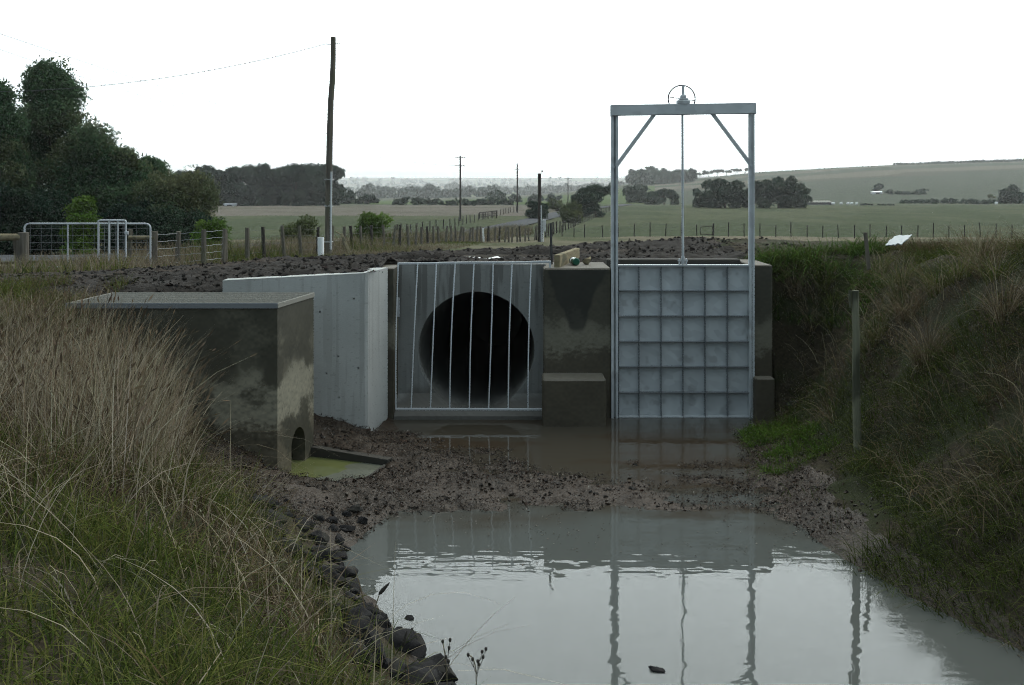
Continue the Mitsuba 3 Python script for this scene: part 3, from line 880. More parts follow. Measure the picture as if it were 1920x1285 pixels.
# bank post
k = thing('bank_post', 'round greenish timber post standing in the right bank beside the water', 'post')
pb = np.array([3.37, 10.7, .15])
ptop = P(1603.5, 545, 10.7)
t = np.linspace(0, 1, 14)[:, None]
pc = pb + (ptop - pb) * t
pc[:, 0] += (meshkit.fbm(np.c_[t * 4, t * 0, t * 0], 2, 5) - .5) * .02
add('trunk', tube(pc, np.linspace(.042, .034, 14), 14), 'wood_green', k, smooth=50)
add('splinter', tube([ptop + [-.048, 0, -.17], ptop + [-.052, -.005, -.06], ptop + [-.05, 0, .005]], [.008, .016, .014], 7), 'wood_green', k, smooth=50)


# ------------------------------------------------------------------ trees
def leaves(rng, centers, radii, n, size, elong=2.2, shell=.55, flat=0.0, outward=False):
    """n leaf faces (two triangles each) spread through round clumps."""
    w = radii.prod(1) ** (2 / 3)
    b = rng.choice(len(centers), n, p=w / w.sum())
    d = rng.normal(size=(n, 3))
    d /= np.linalg.norm(d, axis=1, keepdims=True)
    r = shell + (1.22 - shell) * rng.random(n) ** .9
    lump = .6 + .8 * meshkit.noise(d * 2.6 + b[:, None] * 7.7, 3)
    p = centers[b] + d * (r * lump)[:, None] * radii[b]
    a = rng.normal(size=(n, 3))
    a[:, 2] = a[:, 2] * (1 - flat) - .3
    a /= np.linalg.norm(a, axis=1, keepdims=True)
    c = np.cross(a, rng.normal(size=(n, 3)))
    c /= np.linalg.norm(c, axis=1, keepdims=True)
    if outward:                                # leaf sprays lie over the clump like shingles
        o = d + np.array([0, 0, .5]) + rng.normal(0, .5, (n, 3))
        o /= np.linalg.norm(o, axis=1, keepdims=True)
        a -= o * (a * o).sum(1, keepdims=True)
        a /= np.linalg.norm(a, axis=1, keepdims=True)
        c = np.cross(o, a)
    s = size * rng.uniform(.6, 1.4, n)[:, None]
    V = np.stack([p - a * s * .5, p + c * s * .5 / elong + a * s * .05, p + a * s * .5, p - c * s * .5 / elong - a * s * .05], 1).reshape(-1, 3)
    q = np.arange(n)[:, None] * 4
    return V, np.concatenate([q + [0, 1, 2], q + [0, 2, 3]]), b


def clumps(rng, base, h, spread, shape, m):
    """Centres and radii of foliage clumps for a crown that stands on base."""
    out, rad = [], []
    for i in range(m):
        t = rng.random()
        if shape == 'gum':
            z = .22 + .78 * t ** .8
            prof = (math.sin(math.pi * min(1, (z - .05) * 1.02)) ** .6) * (1 - .25 * z)
            r = (.17 + .07 * rng.random()) * (.72 if m > 50 else 1)
        elif shape == 'cypress':
            z = .03 + .95 * t
            prof = 1.0 - .35 * max(0, z - .7) / .3
            r = .13 + .06 * rng.random()
        elif shape == 'umbrella':
            z = .66 + .26 * t
            prof = (1 - ((z - .72) / .34) ** 2) ** .5 if abs(z - .72) < .34 else .2
            r = .14 + .05 * rng.random()
        elif shape == 'spreading':
            z = .08 + .84 * t
            prof = math.sqrt(max(.03, 1 - (max(0, z - .35) / .65) ** 2))
            r = (.15 + .07 * rng.random()) * (.7 if m > 50 else 1)
        elif shape == 'cone':
            z = .05 + .9 * t
            prof = 1.02 - .85 * z
            r = .13 + .05 * rng.random()
        else:
            z = .10 + .78 * t
            prof = math.sqrt(max(.05, 1 - ((z - .45) / .6) ** 2))
            r = (.2 + .06 * rng.random()) * (.7 if m > 50 else 1)
        a = rng.uniform(0, 2 * math.pi)
        rho = spread * prof * math.sqrt(rng.uniform(.05, 1)) * (1 - .35 * r)
        out.append((base[0] + rho * math.cos(a), base[1] + rho * math.sin(a), base[2] + z * h * (1 - .5 * r)))
        q = r * min(h, 2.2 * spread) * (.85 + .4 * rng.random())
        rad.append((q, q, q * (.8 if shape != 'umbrella' else .45)))
    return np.array(out), np.array(rad)


PAL = {
    'gum': [(.058, .098, .050), (.075, .112, .058), (.046, .082, .044), (.095, .115, .060)],
    'dark': [(.024, .042, .028), (.031, .048, .031), (.019, .034, .024)],
    'bright': [(.075, .130, .026), (.100, .155, .034), (.058, .100, .022)],
    'olive': [(.090, .108, .045), (.112, .122, .055), (.070, .086, .038)],
    'wattle': [(.085, .102, .055), (.065, .084, .044), (.105, .112, .060)],
}


def tree(name, label, cat_, base, h, spread, shape, pal, n, size, seed, m=26, group=None, elong=2.2, trunk=True, tmat='bark'):
    rng = np.random.default_rng(seed)
    base = np.asarray(base, float)
    k = thing(name, label, cat_, group)
    C, R = clumps(rng, base, h, spread, shape, m)
    Vv, f, b = leaves(rng, C, R, n, size, elong, outward=base[1] > 120)
    tone = rng.uniform(.8, 1.2, m)
    pal_ = np.array(PAL[pal])
    which = rng.integers(0, len(pal_), m)
    col = np.repeat(pal_[which[b]] * tone[b][:, None] * rng.uniform(*((.92, 1.08) if base[1] > 120 else (.75, 1.25)), (n, 1)), 4, 0)
    add('crown', (Vv, f), 'foliage', k, smooth=False, color=col)
    if trunk:
        r0 = max(.02 * h, .035 * spread)
        t = np.linspace(0, 1, 7)[:, None]
        bend = (meshkit.fbm(np.c_[t * 2 + seed, t * 0, t * 0], 2, 7) - .5) * h * .08
        tp = base + np.c_[bend, -bend * .5, t[:, 0] * h * .72] - [0, 0, .15]
        parts = [tube(tp, r0 * (1 - .7 * t[:, 0]), 8)]
        for c in C[rng.permutation(m)[:min(m, 9)]]:
            s = tp[rng.integers(1, 6)]
            mid = (s + c) / 2 + [0, 0, -.04 * h]
            parts.append(tube([s, mid, c], [r0 * .42, r0 * .25, r0 * .08], 6))
        add('trunk', cat(parts), tmat, k, smooth=50)
    return k


def row_distance(px, py):
    d = np.linspace(380, 1150, 900)
    q = HZ + (CZ - valley_height(X(px, d), d)) * F / d
    return float(d[np.argmin(np.abs(q - py))])


def tree_px(name, label, cat_, px, top, half, D, shape, pal, n, size, seed, **kw):
    x = X(px, D)
    zb = gz(x, D)
    return tree(name, label, cat_, (x, D, zb), max(.5, Z(top, D) - zb), half * D / F, shape, pal, n, size, seed, **kw)


# the belt of trees beyond the road on the left
L = [
    ('gum_tree', 'tallest dark gum tree, at the left behind the farm gate', 97, 112, 78, 54, 'gum', 'gum', 46000, .20, 90),
    ('gum_tree', 'dark gum tree cut off by the left edge of the picture', -20, 135, 70, 50, 'gum', 'gum', 36000, .20, 80),
    ('gum_tree', 'gum tree just right of the tallest one, with a ragged sloping top', 170, 235, 72, 52, 'gum', 'gum', 36000, .20, 80),
    ('gum_tree', 'lower gum tree between the ragged gum and the rounded wattle', 232, 276, 62, 51, 'gum', 'gum', 32000, .20, 70),
    ('wattle_tree', 'rounded grey-green wattle at the right end of the roadside trees', 322, 298, 74, 49, 'round', 'wattle', 34000, .18, 60),
    ('gum_tree', 'low gum tree half hidden behind the rounded wattle', 285, 292, 48, 53, 'gum', 'gum', 22000, .20, 60),
    ('dark_shrub', 'dark dense shrub under the tallest gum tree', 60, 350, 80, 47, 'round', 'dark', 14000, .22, 24),
    ('dark_shrub', 'dark shrub at the left edge behind the log rail', -15, 340, 75, 46, 'round', 'dark', 12000, .22, 24),
    ('dark_shrub', 'dark shrub behind the narrow bright gate', 235, 365, 70, 47, 'round', 'dark', 12000, .22, 24),
    ('dark_shrub', 'dark shrub at the foot of the rounded wattle', 330, 385, 62, 46, 'round', 'dark', 10000, .20, 24),
    ('bright_shrub', 'bright green bushy conifer behind the farm gate', 152, 362, 40, 44.5, 'cone', 'bright', 9000, .16, 26),
    ('bright_shrub', 'bright green shrub at the right end of the roadside trees', 398, 402, 30, 44, 'round', 'bright', 6000, .14, 18),
]
for i, (nm, lb, px, top, half, D, shp, pal, n, size, m_) in enumerate(L):
    tree_px(nm, lb, 'tree' if 'tree' in nm else 'shrub', px, top, half, D, shp, pal, n, size, 100 + i, m=m_, group=None, elong=2.8)
tree_px('fence_shrub', 'pale olive shrub in the long grass left of the tall pole', 'shrub', 562, 402, 30, 52, 'round', 'olive', 5000, .15, 130, m=16)
tree_px('fence_shrub', 'rounded dark green shrub behind the fence right of the tall pole', 'shrub', 703, 398, 28, 60, 'round', 'bright', 6000, .16, 131, m=16)

# cypress windbreak
cyp = [(348, 318), (384, 315), (418, 319), (452, 313), (487, 311), (520, 316), (553, 311), (585, 309), (616, 312)]
ORD = ['leftmost', 'second from the left', 'third from the left', 'fourth from the left', 'fifth from the left', 'sixth from the left', 'seventh from the left', 'eighth from the left', 'ninth from the left']
for i, (px, top) in enumerate(cyp):
    tree_px('cypress', 'dark cypress, ' + (ORD[i] if i < 8 else 'rightmost') + ' in the windbreak behind the tan paddock', 'tree', px, top - 3, 25, 330 + 4 * (i % 3), 'cypress', 'dark', 9500, 1.25, 150 + i, m=44, group='cypresses in the windbreak')
for i, (px, top, half, D, shp, lb) in enumerate([(652, 355, 15, 400, 'round', 'small dark tree just right of the cypress windbreak'), (690, 364, 22, 390, 'round', 'wide low tree right of the small dark tree past the windbreak')]):
    tree_px('paddock_tree', lb, 'tree', px, top, half, D, shp, 'dark', 3500, .7, 165 + i, m=14)

# trees along the road and on the right
Rr = [
    ('roadside_tree', 'small dark rounded tree behind the short pole beside the road', 1007, 368, 15, 170, 'round', 'dark', 5000, .40, 16, True),
    ('roadside_tree', 'low olive bush beyond the road right of the short pole', 1046, 373, 21, 235, 'round', 'olive', 4000, .5, 14, True),
    ('roadside_tree', 'light green bushy tree on the verge right of the road', 1074, 379, 19, 150, 'round', 'olive', 5000, .34, 16, True),
    ('roadside_tree', 'big dark spreading tree on the right side of the road', 1104, 360, 38, 185, 'spreading', 'dark', 8000, .45, 22, True),
    ('roadside_tree', 'flat-topped dark tree rising behind the big spreading tree', 1118, 342, 29, 200, 'umbrella', 'dark', 4500, .45, 20, True),
    ('hazy_tree', 'tall hazy tree behind the left post of the sluice gate', 1195, 346, 25, 420, 'round', 'dark', 5000, .9, 18, True),
    ('hazy_tree', 'hazy low tree seen through the gate frame left of the spindle', 1245, 354, 36, 370, 'spreading', 'dark', 5500, .8, 18, True),
    ('pasture_cypress', 'dark spreading cypress seen through the right half of the gate frame', 1358, 333, 58, 275, 'spreading', 'dark', 14000, .75, 70, True),
    ('pasture_cypress', 'large dark cypress just right of the gate frame', 1458, 329, 62, 270, 'spreading', 'dark', 15000, .75, 75, True),
    ('round_tree', 'round dark bush standing alone on the right below the hill', 1832, 377, 24, 390, 'round', 'dark', 4500, .75, 18, True),
    ('lone_tree', 'upright dark tree at the right edge below the hill', 1896, 350, 24, 390, 'gum', 'dark', 4500, .8, 18, True),
    ('pasture_bush', 'small dark bush in the pasture right of the large cypress', 1625, 392, 12, 345, 'round', 'dark', 2200, .55, 10, False),
    ('pasture_bush', 'low wide bush right of the small pasture bush', 1664, 395, 20, 345, 'round', 'dark', 2600, .55, 12, False),
    ('pasture_bush', 'low bush beyond the tan paddock below the tall crossarm pole', 885, 378, 18, 330, 'round', 'dark', 2600, .6, 12, False),
    ('pasture_bush', 'low bush left of the crossarm pole beyond the tan paddock', 845, 382, 16, 330, 'round', 'dark', 2200, .6, 12, False),
    ('hill_tree', 'small hazy tree above the white roof on the hillside', 1645, 343, 9, row_distance(1645, 360), 'round', 'dark', 1500, 1.0, 10, False),
    ('hill_tree', 'small hazy bush far up the pasture left of the edge tree', 1860, 364, 7, row_distance(1860, 372), 'round', 'olive', 1200, .9, 8, False),
]
for i, (nm, lb, px, top, half, D, shp, pal, n, size, m_, tr) in enumerate(Rr):
    tree_px(nm, lb, 'tree' if 'bush' not in nm else 'bush', px, top, half, D, shp, pal, n, size, 200 + i, m=m_, trunk=tr)
# the row of flat-topped trees on the hill's skyline
for i, px in enumerate((1275, 1312, 1328, 1346, 1362, 1380, 1397)):
    D = 1120
    top = (322, 326, 321, 319, 320, 318, 317)[i]
    tree_px('skyline_tree', 'hazy flat-topped tree, ' + (ORD[i] if i < 6 else 'rightmost') + ' in the row on the hill skyline', 'tree', px, top - 2, 11, D, 'umbrella', 'dark', 1800, 1.5, 240 + i, m=12, group='trees on the hill skyline')


def woodland(name, D0, D1, px0, px1, h, n_trees, seed, per=260, pal='dark', size=2.4):
    """A far wood that reads as one mass: many small crowns in one mesh."""
    rng = np.random.default_rng(seed)
    VV, FF, CC, o = [], [], [], 0
    for i in range(n_trees):
        D = rng.uniform(D0, D1)
        px = rng.uniform(px0, px1)
        x = X(px, D)
        hh = h * rng.uniform(.55, 1.25) * (.6 + .8 * float(meshkit.noise(np.array([px / 37.0, seed * 1.7, 0]))))
        C, R = clumps(rng, np.array([x, D, float(valley_height(np.array([x]), np.array([D]))[0])]), hh, hh * rng.uniform(.4, .8), rng.choice(['round', 'spreading', 'gum']), 7)
        v, f, b = leaves(rng, C, R, per, size * rng.uniform(.8, 1.2), 1.3, outward=True)
        c = np.array(PAL[pal])[rng.integers(0, 3)] * rng.uniform(.8, 1.2)
        VV.append(v), FF.append(f + o), CC.append(np.repeat(c[None], len(v), 0))
        o += len(v)
    return tag(add(name, (np.concatenate(VV), np.concatenate(FF)), 'foliage', color=np.concatenate(CC)), kind='stuff')


woodland('distant_woodland', 1150, 1300, 640, 930, 11, 70, 301, 260, size=3.8)
woodland('distant_woodland', 1700, 2000, 900, 1160, 13, 60, 302, 220, size=5)
woodland('distant_woodland', 2300, 3000, 640, 1180, 14, 110, 303, 150, size=7)
woodland('distant_woodland', 4500, 6000, 560, 1180, 14, 130, 304, 90, size=11)
woodland('hillside_woodland', 900, 1110, 1185, 1300, 10, 90, 305, 240, size=3.4)
woodland('distant_woodland', 500, 620, 930, 1160, 5.5, 20, 306, 120, size=1.6)
woodland('hedgerow', 1140, 1150, 1676, 1990, 2.3, 420, 307, 26, size=1.3)
woodland('hedgerow', 400, 412, 1690, 1990, 1.25, 260, 308, 40, size=.6)
woodland('hedgerow', 352, 360, 740, 960, 2.2, 60, 309, 120, size=.6)
woodland('hedgerow', row_distance(1700, 365), row_distance(1700, 365) + 12, 1660, 1735, 2.0, 40, 310, 60, size=.8)

# ------------------------------------------------------------------ poles and wires
def pole(name, label, px, top, D, r0, r1, arms=(), lean=0, mat='wood_dark', bend=None):
    k = thing(name, label, 'pole')
    x = X(px, D)
    b = np.array([x, D, gz(x, D) - .3])
    tpt = P(px + lean, top, D)
    t = np.linspace(0, 1, 12)[:, None]
    c = b + (tpt - b) * t
    if bend is not None:
        c[:, 0] += bend(t[:, 0])
    add('shaft', tube(c, np.linspace(r0, r1, 12), 12), mat, k, smooth=50)
    return k, c


kp, c = pole('service_pole', 'tall crooked timber pole leaning right, with a pale conduit up its side', 616, 70, 37, .13, .085, lean=9, mat='wood_grey', bend=lambda t: -.05 * np.sin(t * 3.1) + .05 * np.exp(-((t - .86) / .06) ** 2))
TOPP = c[-1].copy()
off = np.array([.09, -.10, 0])
cv = [np.array([np.interp(z, c[:, 2], c[:, 0]), 37, z]) + off for z in np.linspace(.75, Z(322, 37), 9)]
add('conduit', tube(cv, .034, 8), 'galvanised_pale', kp, smooth=50)
for z in (1.0, 2.2, 3.1):
    xx = np.interp(z, c[:, 2], c[:, 0])
    add('strap', tube([(xx, 37, z), (xx, 37, z + .03)], .155, 14), 'galvanised_pale', kp)
for sgn in (-1, 1):
    add('insulator', tube([TOPP + [0, 0, -.22], TOPP + [.22 * sgn, -.05, -.24 + .02 * sgn]], .012, 6), 'iron_dark', kp)

k1, c1 = pole('power_pole', 'slim power pole with two crossarms left of the road', 863, 292, 160, .15, .10)
for dz, wv, tilt in ((.25, .75, .0), (1.45, .80, -.05)):
    q = c1[-1] - [0, .16, dz]
    add('crossarm', beam(q + [-wv, 0, -tilt], q + [wv, 0, tilt], .09, .10), 'wood_dark', k1)
k2, c2 = pole('power_pole', 'slim bare power pole standing just left of the road', 970, 307, 215, .16, .11)
add('crossarm', beam(c2[-1] + [-.5, -.16, -1.2], c2[-1] + [.5, -.16, -1.2], .09, .10), 'wood_dark', k2)
k3, c3 = pole('power_pole', 'small hazy far power pole with one crossarm above the roadside trees', 1065, 333, 350, .17, .12)
add('crossarm', beam(c3[-1] + [-1.3, -.16, -.3], c3[-1] + [1.3, -.16, -.3], .12, .12), 'wood_dark', k3)
k4, c4 = pole('short_pole', 'short thick dark pole with a pipe up its side, at the end of the fence', 1011.5, 325.5, 80, .13, .115, mat='wood_dark')
q = c4[0]
add('conduit', tube([(q[0] + .13, 79.84, q[2]), (q[0] + .13, 79.84, Z(385, 80))], .05, 8), 'galvanised', k4, smooth=50)
add('meter_box', cbox(q[0] + .20, q[0] + .46, 79.75, 79.95, Z(434, 80), Z(412, 80), .02), 'galvanised', k4)
add('conduit', tube([(q[0] + .26, 79.84, q[2]), (q[0] + .26, 79.84, Z(434, 80))], .045, 8), 'white_paint', k4, smooth=50)
add('aerial', tube([c4[-1] + [.08, 0, -.1], c4[-1] + [.20, 0, .12]], .012, 6), 'iron_dark', k4)
add('aerial_head', trimesh.creation.icosphere(2, .06).apply_translation(c4[-1] + [.20, 0, .17]), 'iron_dark', k4, smooth=True)


def wire(name, label, a, b, sag, r):
    t = np.linspace(0, 1, 60)[:, None]
    c = np.asarray(a) + (np.asarray(b) - np.asarray(a)) * t
    c[:, 2] -= 4 * sag * (t * (1 - t))[:, 0]
    return solo(name, tube(c, r, 5), 'iron_dark', label, 'wire')


wire('service_wire', 'thin service wire sagging from the top of the crooked pole to the left', P(-420, 150, 34), TOPP + [-.2, -.05, -.22], .9, .012)
wire('power_line', 'upper of the two faint wires descending from the upper left corner', P(-520, -120, 42), c1[-1] + [-.6, 0, -.15], 1.6, .016)
wire('power_line', 'lower of the two faint wires descending from the upper left corner', P(-520, -90, 42), c1[-1] + [-.6, 0, -1.4], 1.9, .014)

# ------------------------------------------------------------------ fences
def fence_post(k, x, y, h, r, rng, lean=.06, mat='wood_grey', buried=.3):
    z = gz(x, y)
    l = rng.normal(0, lean, 2)
    b = np.array([x, y, z - buried])
    tpt = np.array([x + l[0] * h, y + l[1] * h, z + h])
    mid = (b + tpt) / 2 + np.r_[rng.normal(0, .012, 2), 0]
    m = tube([b, mid, tpt], [r * 1.05, r, r * .92], 7 if r < .09 else 12)
    return add('post', m, mat, k, smooth=50), tpt


def wires_on(k, tops, hs, r, mat='iron_dark'):
    for h in hs:
        add('wire', tube([t - [0, r + .01, h] for t in tops], r, 4), mat, k)


rng = np.random.default_rng(5)
k = thing('roadside_fence', 'weathered post and wire fence running up the valley beside the road', 'fence')
tab = [(418, 31.5, 428), (425, 32.2, 430), (465, 33, 427), (497, 34, 424), (535, 35, 423), (566, 36, 422), (596, 38, 424), (620, 40, 424), (645, 42, 424), (662, 44, 422.5), (679, 45.5, 422.5), (700, 47, 422.5), (720, 48.5, 423), (737, 50, 422.5), (751, 51, 423), (766, 52.5, 423), (778, 54, 423), (790, 55.5, 424), (803, 57, 424), (813, 58.5, 424), (825, 60, 424), (836, 61.5, 425)]
tops_ = []
ct = np.array(tab)
posts = [(a, d, z) for a, d, z in tab]
pxs = np.arange(846, 1003, 8.2)
for n_, p_ in enumerate(pxs):
    d = 63 + (84 - 63) * (n_ / (len(pxs) - 1)) ** 1.1
    posts.append((p_, d, 424.5 + 1.5 * n_ / len(pxs)))
for n_, (px, D, ty) in enumerate(posts):
    x = X(px + rng.uniform(-1.5, 1.5), D)
    z = gz(x, D)
    tz = Z(ty + rng.uniform(-2, 2), D)
    h = max(.8, tz - z)
    r = rng.uniform(.055, .075) if n_ < 14 else rng.uniform(.06, .075)
    _, tp = fence_post(k, x, D, h, r, rng, .07 if n_ > 2 else .03, 'wood_grey' if rng.random() < .7 else 'wood_dark')
    tops_.append(tp)
wires_on(k, tops_, (.10, .32, .55, .78), .0035)

k = thing('road_edge_fence', 'dark post fence on the right side of the road, going up past the trees', 'fence')
tops_ = []
for n_ in range(34):
    u_ = n_ / 33
    D = 86 + (235 - 86) * u_ ** 1.25
    px = np.interp(D, [86, 95, 120, 150, 185, 235], [1006, 1026, 1062, 1092, 1120, 1146])
    x = X(px, D)
    _, tp = fence_post(k, x, D, 1.15, .07, rng, .05, 'wood_dark')
    tops_.append(tp)
wires_on(k, tops_, (.15, .5, .85), .006)

k = thing('paddock_fence', 'thin wire fence with slender posts across the near edge of the green paddock', 'fence')
tops_ = []
for n_, px in enumerate(np.r_[1036, 1054, 1076, 1096, np.arange(1130, 1990, 29.5)]):
    D = 97 + rng.uniform(-.3, .3) - .004 * (px - 1036)
    _, tp = fence_post(k, X(px, D), D, rng.uniform(1.0, 1.3), .045, rng, .03, 'wood_dark')
    tops_.append(tp)
wires_on(k, tops_, (.12, .4, .7), .006)
kk = thing('field_frame', 'small wire frame gate standing at the near edge of the green paddock', 'gate')
for a_, b_ in (((1313, 425), (1313, 440)), ((1336, 423), (1336, 441)), ((1338.5, 418), (1338.5, 441)), ((1313, 426), (1336, 424)), ((1313, 439), (1336, 440))):
    add('rail', tube([P(*a_, 94), P(*b_, 94)], .03, 6), 'wood_dark', kk)

k = thing('verge_fence', 'grey post fence along the left verge of the road below the slim poles', 'fence')
tops_ = []
for n_ in range(30):
    D = 96 + 130 * (n_ / 29) ** 1.2
    px = np.interp(D, [96, 130, 165, 200, 226], [745, 850, 905, 944, 968])
    _, tp = fence_post(k, X(px, D), D, 1.1, .06, rng, .05, 'wood_dark')
    tops_.append(tp)
wires_on(k, tops_, (.15, .5, .85), .006)
kk = thing('stock_race', 'dark timber rail enclosure beside the verge fence', 'yard rails')
for a_, b_ in (((899, 399), (931, 396)), ((899, 403), (931, 400)), ((899, 407), (931, 403))):
    add('rail', beam(P(*a_, 170), P(*b_, 176), .08, .12), 'wood_dark', kk)
for px in (899, 907, 915, 923, 931):
    D = 170 + (px - 899) / 32 * 6
    add('post', tube([(X(px, D), D, gz(X(px, D), D) - .2), P(px, 398 - (px - 899) * .09, D)], .08, 6), 'wood_dark', kk)

# timber end assemblies of the fence at the farm gate
k = thing('strainer_assembly', 'heavy grey post with log rail at the left edge, beside the farm gate', 'fence end')
D = 28.5
x = X(43, D)
add('post', tube([(x, D, gz(x, D) - .5), P(44, 436, D)], [.15, .135], 14), 'wood_grey', k, smooth=50)
x2 = X(30, D)
add('post', tube([(x2 - .03, D + .5, gz(x2, D) - .4), P(30, 446, D + .5)], [.11, .10], 12), 'wood_grey', k, smooth=50)
x3 = X(-60, D)
add('post', tube([(x3, D, gz(x3, D) - .5), P(-60, 436, D)], [.14, .13], 12), 'wood_grey', k, smooth=50)
add('log_rail', tube([P(-60, 446, D - .05), P(0, 445, D - .05), P(40, 444.5, D - .05)], [.09, .095, .085], 12), 'plank_wood', k, smooth=50)
k = thing('strainer_assembly', 'timber posts with a short rail, latch side of the farm gate', 'fence end')
x = X(289, 29.5)
add('post', tube([(x, 29.5, gz(x, 29.5) - .5), P(290, 434, 29.5)], [.085, .08], 12), 'wood_grey', k, smooth=50)
x = X(243, 29.8)
add('post', tube([(x, 29.8, gz(x, 29.8) - .5), P(244, 430, 29.8)], [.065, .06], 12), 'wood_grey', k, smooth=50)
add('rail', tube([P(242, 446, 29.7), P(291, 446, 29.45)], .055, 10), 'plank_wood', k, smooth=50)
k = thing('wire_fence', 'short run of timber posts and wire between the farm gate and the roadside fence', 'fence')
tops_ = [P(290, 436, 29.5)]
for px, ty in ((333, 434), (381, 431)):
    x = X(px, 30.5)
    z = gz(x, 30.5)
    _, tp = fence_post(k, x, 30.5, Z(ty, 30.5) - z, .075, rng, .03)
    tops_.append(tp)
tops_.append(P(420, 428, 31.5))
wires_on(k, tops_, (.06, .25, .45, .65, .85), .004, 'galvanised')


def steel_gate(label, px0, px1, top, bot, D, r, uprights, round_=True, wires=6, mat='galvanised'):
    k = thing('farm_gate', label, 'gate')
    x0, x1, z1, z0 = X(px0, D), X(px1, D), Z(top, D), Z(bot, D)
    c = .12 if round_ else .04
    loop = [(x0, z0), (x0, z1 - c)] + [(x0 + c - c * math.cos(t), z1 - c + c * math.sin(t)) for t in np.linspace(.3, 1.27, 4)] + [(x0 + c, z1), (x1 - c, z1)] + [(x1 - c + c * math.sin(t), z1 - c + c * math.cos(t)) for t in np.linspace(.3, 1.27, 4)] + [(x1, z1 - c), (x1, z0)]
    add('frame', tube([(a, D, b) for a, b in loop] , r, 10), mat, k, smooth=60)
    add('bottom_rail', tube([(x0, D, z0 + .03), (x1, D, z0 + .03)], r * .95, 8), mat, k, smooth=60)
    for px in uprights:
        add('upright', tube([(X(px, D), D, z0), (X(px, D), D, z1)], r * .85, 8), mat, k, smooth=60)
    mw = []
    for i in range(wires):
        z = z0 + (z1 - z0) * (i + .7) / (wires + .4)
        mw.append(tube([(x0, D + r * .5, z), (x1, D + r * .5, z)], .0045, 4))
    for xx in np.arange(x0 + .15, x1, .16 if not round_ else .28):
        mw.append(tube([(xx, D + r * .5 + .006, z0), (xx, D + r * .5 + .006, z1)], .004, 4))
    tag(add('mesh_infill', cat(mw), 'galvanised_dark', k), kind='stuff')
    return k


k = steel_gate('wide galvanised farm gate with wire mesh and rounded corners', 46, 282, 419.5, 503, 29.0, .024, (127, 205))
add('diagonal_stay', tube([P(282, 470, 29), P(262, 500, 29)], .012, 6), 'galvanised', k)
k = steel_gate('narrow bright steel gate standing in front of the wide farm gate', 184.5, 236, 413.5, 500, 28.4, .026, (204, 221), False, 6, 'galvanised_pale')
add('latch', cbox(X(233, 28.3), X(240, 28.3), 28.30, 28.36, Z(440, 28.3), Z(434, 28.3), .01), 'galvanised_pale', k)

# things near the tall pole
x = X(601.5, 36)
k = thing('white_standpipe', 'short fat white pipe standing at the foot of the crooked pole', 'pipe')
zt_ = Z(445, 36)
add('pipe', (m3.Manifold.cylinder(1.2, .105, .105, 24) - m3.Manifold.cylinder(1.3, .095, .095, 24).translate((0, 0, .05))).translate((x, 36, zt_ - 1.2)), 'white_paint', k, smooth=40)
solo('split_timber', cat([beam(P(629, 434, 35), P(641, 441, 35), .05, .03), beam(P(640.5, 439, 35), P(655.5, 474, 34.6), .075, .03, up=(0, 1, 0))]), 'plank_wood', 'broken pale timber leaning just right of the crooked pole', 'timber')
x = X(907, 75)
solo('guide_post', beam((x, 75, gz(x, 75)), P(905.5, 428, 75), .12, .03, up=(0, 1, 0)), 'white_paint', 'white guide post leaning against the roadside fence left of the short pole', 'post')

# far farm buildings and bales
def shed(label, px, py, D, w, d, h, mat_roof, mat_wall):
    k = thing('farm_shed', label, 'shed')
    x = X(px, D)
    z = gz(x, D) - .2
    z = max(z, Z(py, D) - h) if False else z
    add('wall', cbox(x - w / 2, x + w / 2, D, D + d, z, z + h, .02), mat_wall, k)
    roof = trimesh.convex.convex_hull(np.array([(x - w / 2 - .3, D - .3, z + h), (x + w / 2 + .3, D - .3, z + h), (x - w / 2 - .3, D + d + .3, z + h), (x + w / 2 + .3, D + d + .3, z + h), (x - w / 2 - .3, D + d / 2, z + h * 1.45), (x + w / 2 + .3, D + d / 2, z + h * 1.45)]))
    add('roof', roof, mat_roof, k)
    dw = w * .22
    add('door', cbox(x - dw, x + dw, D - .06, D - .005, z, z + h * .75, .01), 'iron_dark', k)


shed('small white-roofed shed on the hillside below a hazy tree', 1646, 362, row_distance(1646, 364), 4.2, 4, 1.1, 'white_paint', 'galvanised')
shed('long low grey shed right of the large cypress', 1536, 397, 365, 8.0, 6, 1.1, 'galvanised_dirty', 'iron_dark')
shed('pale house glimpsed at the foot of the cypress windbreak', 430, 381, 322, 3, 3, .7, 'galvanised_pale', 'galvanised_pale')
for i, (px, dd) in enumerate(((1560, 0), (1563, 6), (1577, 3), (1590, 4), (1597, 9), (1606, 5), (1868, 2))):
    D = 372 + dd
    x = X(px, D)
    m = tube([(x - .42, D, gz(x, D) + .40), (x - .38, D, gz(x, D) + .40), (x + .38, D, gz(x, D) + .40), (x + .42, D, gz(x, D) + .40)], [.34, .40, .40, .34], 14)
    solo('wrapped_bale', m, 'white_paint', 'tiny white bale in the scattered line far beyond the green paddock', 'bale', group='white bales beyond the green paddock', smooth=40)

# ------------------------------------------------------------------ rocks along the left shore
def shore_left(y):
    return np.interp(y, [3, 5, 6.5, 7.5, 8.5, 9.4], [1.1, .25, -.41, -.86, -1.34, -1.30])


